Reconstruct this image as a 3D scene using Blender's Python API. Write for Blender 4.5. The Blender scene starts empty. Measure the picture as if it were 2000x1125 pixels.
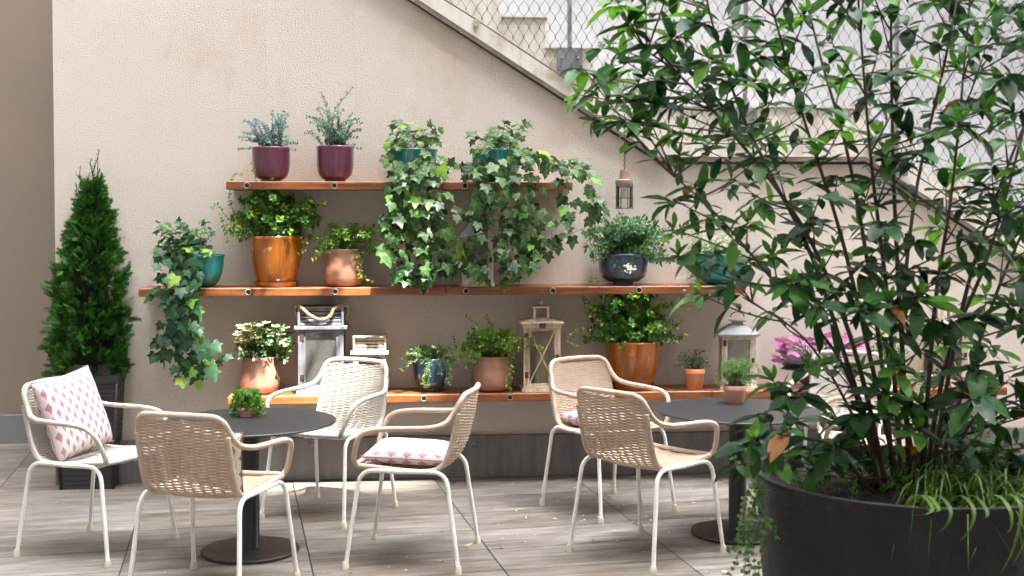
import bpy, math, random
from mathutils import Vector, Matrix
PI = math.pi
V = Vector
scn = bpy.context.scene
COL = scn.collection
# ------------------------------------------------------------------ camera model (used to lay the place out)
F = 2400.0; H = 1.55; YAW = -math.radians(4.76); PIT = math.radians(1.8); SH = -62.5
CAMROT = Matrix.Rotation(YAW, 3, 'Z') @ Matrix.Rotation(PI/2 - PIT, 3, 'X')
def ray(px, py):
    return CAMROT @ V(((px-1000)/F, (562.5-py+SH)/F, -1.0))
def W(px, py, Y):
    d = ray(px, py); t = Y/d.y
    return V((d.x*t, Y, H+d.z*t))
def G(px, py, z=0.0):
    d = ray(px, py); t = (z-H)/d.z
    return V((d.x*t, d.y*t, z))
def mpp(px, py, Y):                      # metres per pixel at that depth
    return (W(px+10, py, Y)-W(px-10, py, Y)).length/20.0
YW = 7.31                                # the rendered wall
YS = YW-0.30                             # front edge of the shelves

# ------------------------------------------------------------------ mesh builder
class MB:
    def __init__(s): s.v = []; s.f = []; s.m = []; s.sm = []
    def add(s, vs, fs, m=0, smooth=True):
        b = len(s.v); s.v.extend(tuple(p) for p in vs)
        for f in fs: s.f.append(tuple(i+b for i in f)); s.m.append(m); s.sm.append(smooth)
    def box(s, lo, hi, m=0, M=None, bev=0.0):
        x0, y0, z0 = lo; x1, y1, z1 = hi
        b = min(bev, (x1-x0)*.45, (y1-y0)*.45, (z1-z0)*.45)
        if b <= 0:
            vs = [(x0,y0,z0),(x1,y0,z0),(x1,y1,z0),(x0,y1,z0),(x0,y0,z1),(x1,y0,z1),(x1,y1,z1),(x0,y1,z1)]
            fs = [(0,3,2,1),(4,5,6,7),(0,1,5,4),(1,2,6,5),(2,3,7,6),(3,0,4,7)]
        else:
            vs = []; fs = []
            xs = (x0, x1); ys = (y0, y1); zs = (z0, z1)
            idx = {}
            for i in (0,1):
                for j in (0,1):
                    for k in (0,1):
                        sx = 1 if i == 0 else -1; sy = 1 if j == 0 else -1; sz = 1 if k == 0 else -1
                        p = (xs[i], ys[j], zs[k])
                        idx[i,j,k,0] = len(vs); vs.append((p[0], p[1]+sy*b, p[2]+sz*b))
                        idx[i,j,k,1] = len(vs); vs.append((p[0]+sx*b, p[1], p[2]+sz*b))
                        idx[i,j,k,2] = len(vs); vs.append((p[0]+sx*b, p[1]+sy*b, p[2]))
            I = idx
            for i in (0,1):
                q = [I[i,0,0,0], I[i,1,0,0], I[i,1,1,0], I[i,0,1,0]]; fs.append(q if i else q[::-1])
                q = [I[0,i,0,1], I[1,i,0,1], I[1,i,1,1], I[0,i,1,1]]; fs.append(q[::-1] if i else q)
                q = [I[0,0,i,2], I[1,0,i,2], I[1,1,i,2], I[0,1,i,2]]; fs.append(q if i else q[::-1])
            for a in (0,1):
                for c in (0,1):
                    fs.append([I[0,a,c,1], I[1,a,c,1], I[1,a,c,2], I[0,a,c,2]])
                    fs.append([I[a,0,c,0], I[a,1,c,0], I[a,1,c,2], I[a,0,c,2]])
                    fs.append([I[a,c,0,0], I[a,c,1,0], I[a,c,1,1], I[a,c,0,1]])
            for i in (0,1):
                for j in (0,1):
                    for k in (0,1): fs.append([I[i,j,k,0], I[i,j,k,1], I[i,j,k,2]])
        if M is not None: vs = [M @ V(p) for p in vs]
        s.add(vs, fs, m, False)
    def tube(s, pts, r, n=6, m=0, caps=True, flat=1.0, closed=False, up0=None):
        pts = [V(p) for p in pts]; N = len(pts)
        rs = r if isinstance(r, (list, tuple)) else [r]*N
        t = (pts[1]-pts[0]).normalized()
        up = V((0,0,1)) if abs(t.z) < .9 else V((1,0,0))
        if up0 is not None: up = up0
        nn = (up - t*up.dot(t)).normalized()
        vs = []; fs = []
        for i in range(N):
            if closed: t = pts[(i+1)%N]-pts[i-1]
            else: t = pts[min(i+1,N-1)]-pts[max(i-1,0)]
            if t.length < 1e-9: t = V((0,0,1))
            t.normalize()
            nn = nn - t*nn.dot(t)
            nn = nn.normalized() if nn.length > 1e-6 else t.orthogonal().normalized()
            b = t.cross(nn)
            for k in range(n):
                a = 2*PI*k/n
                vs.append(pts[i] + nn*(math.cos(a)*rs[i]) + b*(math.sin(a)*rs[i]*flat))
        for i in range(N if closed else N-1):
            j = (i+1) % N
            for k in range(n):
                k2 = (k+1) % n
                fs.append((i*n+k, i*n+k2, j*n+k2, j*n+k))
        if caps and not closed:
            fs.append(tuple(range(n))[::-1]); fs.append(tuple((N-1)*n+k for k in range(n)))
        s.add(vs, fs, m)
    def lathe(s, prof, n=40, c=(0,0,0), m=0, sx=1.0, sy=1.0, wob=None, caps=True):
        vs = []; fs = []; N = len(prof)
        for r, z in prof:
            for k in range(n):
                a = 2*PI*k/n
                q = 1.0 if wob is None else wob(a, z)
                vs.append((c[0]+r*q*math.cos(a)*sx, c[1]+r*q*math.sin(a)*sy, c[2]+z))
        for i in range(N-1):
            for k in range(n):
                k2 = (k+1)%n; fs.append((i*n+k, i*n+k2, (i+1)*n+k2, (i+1)*n+k))
        if caps and prof[0][0] > 1e-5: fs.append(tuple(range(n))[::-1])
        if caps and prof[-1][0] > 1e-5: fs.append(tuple((N-1)*n+k for k in range(n)))
        s.add(vs, fs, m)
    def prism(s, poly, y0, y1, m=0):     # poly of (x,z)
        n = len(poly)
        vs = [(x, y0, z) for x, z in poly]+[(x, y1, z) for x, z in poly]
        fs = [tuple(range(n)), tuple(range(2*n-1, n-1, -1))]
        for i in range(n): j = (i+1)%n; fs.append((i, i+n, j+n, j))
        s.add(vs, fs, m, False)
    def build(s, name, mats, parent=None, auto=None):
        me = bpy.data.meshes.new(name)
        me.from_pydata(s.v, [], s.f)
        if not isinstance(mats, (list, tuple)): mats = [mats]
        for mm in mats: me.materials.append(mm)
        me.polygons.foreach_set('material_index', s.m)
        me.polygons.foreach_set('use_smooth', s.sm)
        me.update()
        if auto: me.set_sharp_from_angle(angle=math.radians(auto))
        o = bpy.data.objects.new(name, me); COL.objects.link(o)
        if parent is not None: o.parent = parent
        return o
def tag(o, label=None, cat=None, group=None, kind=None):
    if label: o['label'] = label
    if cat: o['category'] = cat
    if group: o['group'] = group
    if kind: o['kind'] = kind
    return o
def empty(name, loc=(0,0,0), rz=0.0, label=None, cat=None, group=None):
    o = bpy.data.objects.new(name, None); COL.objects.link(o)
    o.location = loc; o.rotation_euler = (0,0,rz); o.empty_display_size = .1
    return tag(o, label, cat, group)
def kids(o): return [c for c in bpy.data.objects if c.parent == o]
def copy_tree(o, parent=None):
    c = o.copy(); COL.objects.link(c)
    if parent is not None: c.parent = parent
    for ch in kids(o): copy_tree(ch, c)
    return c
def spline(pts, per=8, closed=False):
    pts = [V(p) for p in pts]; out = []
    N = len(pts)
    for i in range(N-1):
        p1, p2 = pts[i], pts[i+1]
        p0 = pts[i-1] if i > 0 else p1*2-p2
        p3 = pts[i+2] if i+2 < N else p2*2-p1
        for k in range(per):
            t = k/per
            out.append(.5*((2*p1)+(p2-p0)*t+(2*p0-5*p1+4*p2-p3)*t*t+(3*p1-p0-3*p2+p3)*t**3))
    out.append(pts[-1]); return out
def resample(pts, step):
    L = [0.0]
    for a, b in zip(pts, pts[1:]): L.append(L[-1]+(b-a).length)
    n = max(2, int(L[-1]/step)); out = []; j = 0
    for i in range(n+1):
        d = L[-1]*i/n
        while j < len(pts)-2 and L[j+1] < d: j += 1
        q = (d-L[j])/max(1e-9, L[j+1]-L[j]); out.append(pts[j].lerp(pts[j+1], min(1, max(0, q))))
    return out

# ------------------------------------------------------------------ materials
def newmat(name):
    m = bpy.data.materials.new(name); m.use_nodes = True
    nt = m.node_tree; b = nt.nodes['Principled BSDF']
    return m, nt, b
def N(nt, t, **kw):
    n = nt.nodes.new(t)
    for k, v in kw.items():
        if k == 'inp':
            for a, c in v.items(): n.inputs[a].default_value = c
        else: setattr(n, k, v)
    return n
def ramp(nt, stops, src, interp='LINEAR'):
    r = nt.nodes.new('ShaderNodeValToRGB'); r.color_ramp.interpolation = interp
    e = r.color_ramp.elements
    while len(e) < len(stops): e.new(.5)
    for q, (p, c) in zip(e, stops):
        q.position = p; q.color = (*c, 1) if len(c) == 3 else c
    nt.links.new(src, r.inputs[0]); return r
def coords(nt, scale=(1,1,1), rot=(0,0,0), space='Object'):
    tc = N(nt, 'ShaderNodeTexCoord'); mp = N(nt, 'ShaderNodeMapping')
    mp.inputs['Scale'].default_value = scale; mp.inputs['Rotation'].default_value = rot
    nt.links.new(tc.outputs[space], mp.inputs[0]); return mp.outputs[0]
def noise(nt, co, scale, detail=4, rough=.55, dist=0.0):
    n = N(nt, 'ShaderNodeTexNoise'); n.inputs['Scale'].default_value = scale
    n.inputs['Detail'].default_value = detail; n.inputs['Roughness'].default_value = rough
    n.inputs['Distortion'].default_value = dist
    nt.links.new(co, n.inputs['Vector']); return n.outputs[0]
def bump(nt, b, h, strength, dist=.01, prev=None):
    k = N(nt, 'ShaderNodeBump'); k.inputs['Strength'].default_value = strength; k.inputs['Distance'].default_value = dist
    nt.links.new(h, k.inputs['Height'])
    if prev: nt.links.new(prev, k.inputs['Normal'])
    if b: nt.links.new(k.outputs[0], b.inputs['Normal'])
    return k.outputs[0]
def M_plain(name, c1, c2=None, rough=.6, nscale=12, stretch=(1,1,1), metal=0, coat=0, bstr=0.0, bscale=60, bdist=.003, spec=.5, lo=.35, hi=.65):
    m, nt, b = newmat(name)
    b.inputs['Roughness'].default_value = rough; b.inputs['Metallic'].default_value = metal
    b.inputs['Coat Weight'].default_value = coat; b.inputs['Coat Roughness'].default_value = .12
    b.inputs['Specular IOR Level'].default_value = spec
    co = coords(nt, stretch)
    if c2 is None: c2 = tuple(x*.8 for x in c1)
    r = ramp(nt, [(lo, c1), (hi, c2)], noise(nt, co, nscale))
    nt.links.new(r.outputs[0], b.inputs['Base Color'])
    if bstr: bump(nt, b, noise(nt, co, bscale, 3), bstr, bdist)
    return m
def M_plaster(name, c1, c2, scale=95, strength=.9):
    m, nt, b = newmat(name); b.inputs['Roughness'].default_value = .92
    b.inputs['Specular IOR Level'].default_value = .15
    co = coords(nt)
    big = noise(nt, co, .8, 5, .6)
    r = ramp(nt, [(.3, c1), (.7, c2)], big)
    vo = N(nt, 'ShaderNodeTexVoronoi'); vo.feature = 'SMOOTH_F1'
    vo.inputs['Scale'].default_value = scale*.85; vo.inputs['Smoothness'].default_value = .4
    mix = N(nt, 'ShaderNodeVectorMath', operation='ADD')
    nv = N(nt, 'ShaderNodeTexNoise'); nv.inputs['Scale'].default_value = scale*.7; nv.inputs['Detail'].default_value = 2
    sc = N(nt, 'ShaderNodeVectorMath', operation='SCALE'); sc.inputs['Scale'].default_value = .02
    nt.links.new(co, nv.inputs['Vector']); nt.links.new(nv.outputs['Color'], sc.inputs[0])
    nt.links.new(co, mix.inputs[0]); nt.links.new(sc.outputs[0], mix.inputs[1]); nt.links.new(mix.outputs[0], vo.inputs['Vector'])
    n2 = noise(nt, co, scale*.45, 3, .6)
    ad = N(nt, 'ShaderNodeMath', operation='MULTIPLY_ADD'); ad.inputs[1].default_value = -.55
    nt.links.new(vo.outputs['Distance'], ad.inputs[0]); nt.links.new(n2, ad.inputs[2])
    bump(nt, b, ad.outputs[0], strength, .012)
    # small pits, coloured darker where the relief dips
    pit = ramp(nt, [(.30, (.62,.57,.52)), (.38, (1,1,1))], n2)
    mu = N(nt, 'ShaderNodeMixRGB'); mu.blend_type = 'MULTIPLY'; mu.inputs[0].default_value = 1
    nt.links.new(r.outputs[0], mu.inputs[1]); nt.links.new(pit.outputs[0], mu.inputs[2])
    s2 = ramp(nt, [(.56, (1,1,1)), (.72, (.86,.80,.72))], noise(nt, coords(nt, (1.6,1.6,.8)), 1.1, 7, .62))
    m2 = N(nt, 'ShaderNodeMixRGB'); m2.blend_type = 'MULTIPLY'; m2.inputs[0].default_value = .75
    nt.links.new(mu.outputs[0], m2.inputs[1]); nt.links.new(s2.outputs[0], m2.inputs[2])
    s3 = ramp(nt, [(.62, (1,1,1)), (.70, (.80,.74,.67))], noise(nt, coords(nt, (14,14,.5)), 1.3, 4, .6))
    m3 = N(nt, 'ShaderNodeMixRGB'); m3.blend_type = 'MULTIPLY'; m3.inputs[0].default_value = .35
    nt.links.new(m2.outputs[0], m3.inputs[1]); nt.links.new(s3.outputs[0], m3.inputs[2])
    nt.links.new(m3.outputs[0], b.inputs['Base Color'])
    return m
def M_leaf(name, cols, rough=.42, trans=.25, patch=None, spec=.28, veins=False):
    m, nt, b = newmat(name); b.inputs['Roughness'].default_value = rough
    b.inputs['Specular IOR Level'].default_value = spec
    g = N(nt, 'ShaderNodeNewGeometry')
    k = len(cols)
    r = ramp(nt, [(i/(k-1) if k > 1 else 0, c) for i, c in enumerate(cols)], g.outputs['Random Per Island'])
    c = r.outputs[0]
    co = coords(nt)
    if patch:
        pr = ramp(nt, [(.50, (0,0,0)), (.58, (1,1,1))], noise(nt, co, patch[1], 3))
        mx = N(nt, 'ShaderNodeMixRGB'); nt.links.new(pr.outputs[0], mx.inputs[0]); nt.links.new(c, mx.inputs[1]); mx.inputs[2].default_value = (*patch[0], 1)
        sc = N(nt, 'ShaderNodeMath', operation='MULTIPLY'); sc.inputs[1].default_value = patch[2]
        nt.links.new(pr.outputs[0], sc.inputs[0]); nt.links.new(sc.outputs[0], mx.inputs[0]); c = mx.outputs[0]
    vr = ramp(nt, [(.3, (.8,.8,.8)), (.7, (1.12,1.12,1.12))], noise(nt, co, 70, 2))
    mu = N(nt, 'ShaderNodeMixRGB'); mu.blend_type = 'MULTIPLY'; mu.inputs[0].default_value = 1
    nt.links.new(c, mu.inputs[1]); nt.links.new(vr.outputs[0], mu.inputs[2]); c = mu.outputs[0]
    nt.links.new(c, b.inputs['Base Color'])
    if trans > 0:
        tr = N(nt, 'ShaderNodeBsdfTranslucent'); ms = N(nt, 'ShaderNodeMixShader'); ms.inputs[0].default_value = trans
        hs = N(nt, 'ShaderNodeHueSaturation'); hs.inputs['Value'].default_value = 1.5; hs.inputs['Saturation'].default_value = 1.1
        hs.inputs['Hue'].default_value = .485
        nt.links.new(c, hs.inputs['Color']); nt.links.new(hs.outputs[0], tr.inputs[0])
        out = nt.nodes['Material Output']
        nt.links.new(b.outputs[0], ms.inputs[1]); nt.links.new(tr.outputs[0], ms.inputs[2]); nt.links.new(ms.outputs[0], out.inputs[0])
    return m
def M_wood(name, cols, rough=.5, scale=6, along='x', bstr=.25, coat=0.0):
    m, nt, b = newmat(name); b.inputs['Roughness'].default_value = rough; b.inputs['Coat Weight'].default_value = coat
    st = {'x': (.6, 12, 12), 'z': (12, 12, .6), 'y': (12, .6, 12)}[along]
    co = coords(nt, st)
    n1 = noise(nt, co, scale*.5, 8, .65, .6)
    r = ramp(nt, [(.3, cols[0]), (.5, cols[1]), (.68, cols[2])], n1)
    lowf = ramp(nt, [(.35, (.62,.58,.55)), (.65, (1.15,1.12,1.08))], noise(nt, coords(nt), 4.3, 5))
    mu = N(nt, 'ShaderNodeMixRGB'); mu.blend_type = 'MULTIPLY'; mu.inputs[0].default_value = 1
    nt.links.new(r.outputs[0], mu.inputs[1]); nt.links.new(lowf.outputs[0], mu.inputs[2])
    nt.links.new(mu.outputs[0], b.inputs['Base Color'])
    bump(nt, b, n1, bstr, .004)
    return m
def M_glaze(name, c, rough=.18, dark=.55, patch=None):
    m, nt, b = newmat(name); b.inputs['Roughness'].default_value = rough
    b.inputs['Coat Weight'].default_value = .6; b.inputs['Coat Roughness'].default_value = .08
    co = coords(nt, (9, 9, 1.0))
    r = ramp(nt, [(.3, tuple(x*dark for x in c)), (.55, c), (.75, tuple(min(1, x*1.35) for x in c))], noise(nt, co, 3.0, 6, .6))
    c0 = r.outputs[0]
    if patch:
        pr = ramp(nt, [(.66, (0,0,0)), (.72, (.55,.55,.55))], noise(nt, coords(nt), 9, 4))
        mx = N(nt, 'ShaderNodeMixRGB'); nt.links.new(pr.outputs[0], mx.inputs[0]); nt.links.new(c0, mx.inputs[1]); mx.inputs[2].default_value = (*patch, 1); c0 = mx.outputs[0]
    nt.links.new(c0, b.inputs['Base Color'])
    bump(nt, b, noise(nt, coords(nt), 30, 3), .06, .004)
    return m
def M_glass(name, tint=(.8,.84,.82), gl=.12):
    m, nt, b = newmat(name)
    tr = N(nt, 'ShaderNodeBsdfTransparent'); tr.inputs[0].default_value = (*tint, 1)
    g = N(nt, 'ShaderNodeBsdfGlossy'); g.inputs['Roughness'].default_value = .04
    fr = N(nt, 'ShaderNodeFresnel'); fr.inputs[0].default_value = 1.5
    df = N(nt, 'ShaderNodeBsdfDiffuse'); df.inputs[0].default_value = (.5,.5,.47,1)
    m1 = N(nt, 'ShaderNodeMixShader'); m2 = N(nt, 'ShaderNodeMixShader'); m2.inputs[0].default_value = gl
    nt.links.new(fr.outputs[0], m1.inputs[0]); nt.links.new(tr.outputs[0], m1.inputs[1]); nt.links.new(g.outputs[0], m1.inputs[2])
    nt.links.new(m1.outputs[0], m2.inputs[1]); nt.links.new(df.outputs[0], m2.inputs[2])
    nt.links.new(m2.outputs[0], nt.nodes['Material Output'].inputs[0])
    return m
MT = {}
MT['plaster'] = M_plaster('plaster', (.87,.80,.735), (.82,.745,.68), 245, .85)
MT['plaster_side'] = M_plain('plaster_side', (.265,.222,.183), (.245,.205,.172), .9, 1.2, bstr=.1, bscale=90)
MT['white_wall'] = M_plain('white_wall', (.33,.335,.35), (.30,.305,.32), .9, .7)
MT['court_wall'] = M_plain('court_wall', (.30,.27,.24), (.27,.245,.22), .9, .7)
MT['plinth'] = M_plain('plinth', (.19,.186,.18), (.13,.125,.12), .7, 3, (6,6,.8), bstr=.15, bscale=40)
MT['plinth_blue'] = M_plain('plinth_blue', (.22,.235,.25), (.19,.2,.21), .7, 3, (1,1,1), bstr=.1)
def concrete():
    m, nt, b = newmat('concrete'); b.inputs['Roughness'].default_value = .85
    a = noise(nt, coords(nt, (7,7,.7)), 2.2, 6, .65)
    r = ramp(nt, [(.30, (.60,.54,.46)), (.42, (.78,.745,.69)), (.6, (.84,.82,.79))], a)
    s2 = ramp(nt, [(.33, (.7,.66,.6)), (.5, (1,1,1))], noise(nt, coords(nt), 4, 6, .7))
    mu = N(nt, 'ShaderNodeMixRGB'); mu.blend_type = 'MULTIPLY'; mu.inputs[0].default_value = .8
    nt.links.new(r.outputs[0], mu.inputs[1]); nt.links.new(s2.outputs[0], mu.inputs[2]); nt.links.new(mu.outputs[0], b.inputs['Base Color'])
    bump(nt, b, noise(nt, coords(nt), 50, 4), .2, .004); return m
MT['concrete'] = concrete()
MT['edge_tan'] = M_plain('edge_tan', (.42,.36,.29), (.28,.24,.19), .9, 9, (1,1,1), bstr=.2)  # tan for stair edges; on the lower bevel it stands in for shade
MT['black'] = M_plain('black', (.01,.01,.01), None, .6)
MT['shelf'] = M_wood('shelf_wood', [(.12,.038,.012), (.30,.10,.027), (.44,.165,.05)], .42, 6, 'x', .3, .15)
MT['white_paint'] = M_plain('white_paint', (.80,.79,.76), (.70,.68,.64), .35, 14, lo=.45, hi=.75)
MT['rope_white'] = M_plain('rope_white', (.54,.51,.46), (.46,.43,.38), .7, 30, bstr=.2, bscale=200, bdist=.001)
MT['rope_tan'] = M_plain('rope_tan', (.55,.43,.33), (.46,.355,.27), .7, 30, bstr=.2, bscale=200, bdist=.001)
MT['rubber'] = M_plain('rubber', (.58,.54,.45), (.48,.43,.34), .6, 20)
MT['slate'] = M_plain('slate', (.022,.022,.025), (.015,.015,.017), .45, 9, bstr=.1, bscale=70)
MT['pole_black'] = M_plain('pole_black', (.012,.012,.013), None, .35, 9)
MT['base_black'] = M_plain('base_black', (.035,.028,.024), (.02,.017,.015), .5, 14, bstr=.1)
def M_tub():
    m, nt, b = newmat('tub_black'); b.inputs['Specular IOR Level'].default_value = .35
    a = noise(nt, coords(nt, (4,4,.7)), 3, 8, .65); c = noise(nt, coords(nt), 5, 6, .7)
    r1 = ramp(nt, [(.40, (.007,.007,.008)), (.62, (.012,.012,.013)), (.74, (.034,.032,.030))], a)
    r2 = ramp(nt, [(.58, (0,0,0)), (.70, (.5,.5,.5))], c)
    mx = N(nt, 'ShaderNodeMixRGB'); nt.links.new(r2.outputs[0], mx.inputs[0]); nt.links.new(r1.outputs[0], mx.inputs[1]); mx.inputs[2].default_value = (.028,.026,.023,1)
    nt.links.new(mx.outputs[0], b.inputs['Base Color'])
    rr_ = ramp(nt, [(.35, (.42,.42,.42)), (.65, (.72,.72,.72))], c); nt.links.new(rr_.outputs[0], b.inputs['Roughness'])
    bump(nt, b, noise(nt, coords(nt), 60, 4), .12, .003); return m
MT['planter_black'] = M_tub()
MT['planter_rim'] = M_plain('planter_rim', (.055,.05,.045), (.03,.03,.03), .6, 8)
MT['slat_black'] = M_plain('slat_black', (.04,.04,.045), (.028,.028,.03), .5, 8)
MT['soil'] = M_plain('soil', (.035,.022,.014), (.012,.008,.006), .95, 25, bstr=1.0, bscale=60, bdist=.02)
MT['purple'] = M_glaze('purple_glaze', (.13,.035,.07), .16)
MT['teal'] = M_glaze('teal_glaze', (.012,.26,.25), .2, .7)
MT['navy'] = M_glaze('navy_glaze', (.028,.062,.11), .2)
MT['orange'] = M_glaze('orange_glaze', (.30,.092,.006), .2, .6, (.6,.45,.3))
MT['copper'] = M_plain('copper_clay', (.43,.225,.155), (.31,.155,.105), .42, 5, (1,1,5), coat=.1, bstr=.12, bscale=25)
MT['pink_pot'] = M_plain('pink_pot', (.62,.33,.26), (.55,.28,.22), .6, 8)
MT['terracotta'] = M_plain('terracotta', (.62,.27,.13), (.52,.21,.10), .75, 8)
MT['stem'] = M_plain('stem', (.09,.05,.03), (.05,.03,.02), .8, 30)
MT['stem_red'] = M_plain('stem_red', (.075,.045,.033), (.035,.022,.017), .7, 12)
MT['stem_green'] = M_plain('stem_green', (.16,.17,.05), (.10,.09,.03), .7, 30)
MT['whitewash'] = M_wood('whitewash', [(.34,.27,.20), (.66,.60,.52), (.76,.72,.66)], .75, 7, 'z', .4)
MT['greywash'] = M_wood('greywash', [(.11,.122,.138), (.18,.20,.225), (.24,.26,.29)], .7, 7, 'z', .3)
MT['oldcream'] = M_wood('oldcream', [(.28,.19,.12), (.62,.52,.40), (.72,.64,.52)], .75, 7, 'z', .5)
MT['zinc'] = M_plain('zinc', (.30,.31,.32), (.20,.21,.22), .7, 6)
MT['steel'] = M_plain('steel', (.30,.31,.33), (.22,.23,.25), .5, 6, metal=.4)
MT['wire'] = M_plain('wire', (.20,.17,.14), (.12,.10,.08), .5, 6, metal=.5)
MT['rail'] = M_plain('rail', (.22,.18,.14), (.14,.11,.09), .5, 6, metal=.3)
MT['rust'] = M_plain('rust', (.36,.17,.09), (.25,.23,.22), .7, 20, metal=.3, bstr=.4)
MT['iron'] = M_plain('iron', (.10,.06,.045), (.05,.035,.03), .6, 20, metal=.5)
MT['candle'] = M_plain('candle', (.72,.66,.45), (.68,.62,.42), .5, 6)
MT['jute'] = M_plain('jute', (.40,.29,.18), (.25,.17,.10), .9, 60, bstr=.6, bscale=200)
MT['glass'] = M_glass('glass')
MT['glass_clear'] = M_glass('glass_clear', (.97,.97,.94), .05)
MT['glass_dark'] = M_glass('glass_dark', (.62,.62,.6), .10)
MT['hole'] = M_plain('hole', (.01,.008,.007), None, .8)
MT['washer'] = M_plain('washer', (.55,.50,.44), (.25,.2,.16), .5, 30, metal=.5)
MT['white_flower'] = M_leaf('white_flower', [(.85,.85,.80), (.80,.80,.72)], .6, .2)
MT['yellow'] = M_leaf('yellow_centre', [(.75,.55,.05), (.7,.5,.05)], .6, .1)
MT['shrub'] = M_leaf('shrub_leaf', [(.010,.032,.016), (.022,.07,.02), (.035,.105,.022), (.014,.045,.024), (.045,.14,.028), (.008,.025,.016)], .36, .25)
MT['shrub_young'] = M_leaf('shrub_young', [(.10,.27,.04), (.07,.21,.035), (.14,.32,.05)], .33, .3)
MT['shrub_old'] = M_leaf('shrub_old', [(.25,.13,.02), (.14,.08,.02), (.30,.09,.03)], .5, .3)
MT['ivy'] = M_leaf('ivy_leaf', [(.012,.048,.016), (.025,.085,.024), (.055,.14,.03), (.010,.037,.018)], .42, .2, ((.20,.27,.11), 45, .45))
MT['ivy_dark'] = M_leaf('ivy_leaf_dark', [(.018,.07,.038), (.03,.10,.045), (.045,.13,.05), (.015,.055,.033)], .42, .2, ((.08,.17,.08), 60, .35))
MT['ivy_young'] = M_leaf('ivy_young', [(.30,.48,.08), (.16,.42,.08)], .45, .35)
MT['vinca'] = M_leaf('vinca_leaf', [(.04,.15,.04), (.075,.23,.05), (.11,.31,.055), (.045,.17,.06)], .38, .25)
MT['vinca_young'] = M_leaf('vinca_young', [(.42,.56,.03), (.28,.46,.04)], .45, .35)
MT['fresh'] = M_leaf('fresh_leaf', [(.09,.26,.03), (.14,.36,.05), (.06,.18,.03), (.20,.42,.06)], .4, .3)
MT['dark_leaf'] = M_leaf('dark_leaf', [(.03,.10,.035), (.06,.17,.06), (.04,.13,.04), (.10,.22,.08)], .42, .22)
MT['mound'] = M_leaf('mound_leaf', [(.16,.36,.05), (.26,.48,.09), (.10,.26,.04)], .45, .3)
MT['euc'] = M_leaf('eucalyptus_leaf', [(.16,.26,.25), (.24,.35,.34), (.13,.23,.20), (.20,.33,.30)], .6, .15)
MT['euc_green'] = M_leaf('eucalyptus_green', [(.10,.22,.13), (.17,.30,.21), (.08,.17,.10), (.20,.32,.26)], .55, .2)
MT['cream_leaf'] = M_leaf('cream_leaf', [(.72,.70,.42), (.78,.75,.55), (.50,.58,.22), (.68,.60,.45)], .5, .3)
MT['pale'] = M_leaf('pale_leaf', [(.20,.36,.14), (.30,.44,.20), (.14,.28,.10)], .5, .25)
MT['herb'] = M_leaf('herb_leaf', [(.10,.22,.07), (.16,.32,.10), (.07,.17,.05), (.24,.38,.14)], .5, .25)
MT['conifer'] = M_leaf('conifer_spray', [(.013,.05,.010), (.028,.105,.016), (.065,.20,.028), (.02,.08,.015)], .6, .2)
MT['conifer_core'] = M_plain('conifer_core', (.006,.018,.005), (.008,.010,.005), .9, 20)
MT['heuchera'] = M_leaf('heuchera_leaf', [(.30,.10,.24), (.40,.18,.34), (.24,.06,.15), (.12,.015,.04)], .5, .2)
MT['grass'] = M_leaf('grass_blade', [(.06,.12,.018), (.10,.18,.03), (.035,.085,.014)], .45, .25)
MT['litter'] = M_leaf('litter', [(.45,.30,.12), (.62,.50,.25), (.30,.12,.06), (.65,.6,.5), (.2,.12,.05)], .7, .1)
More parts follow.
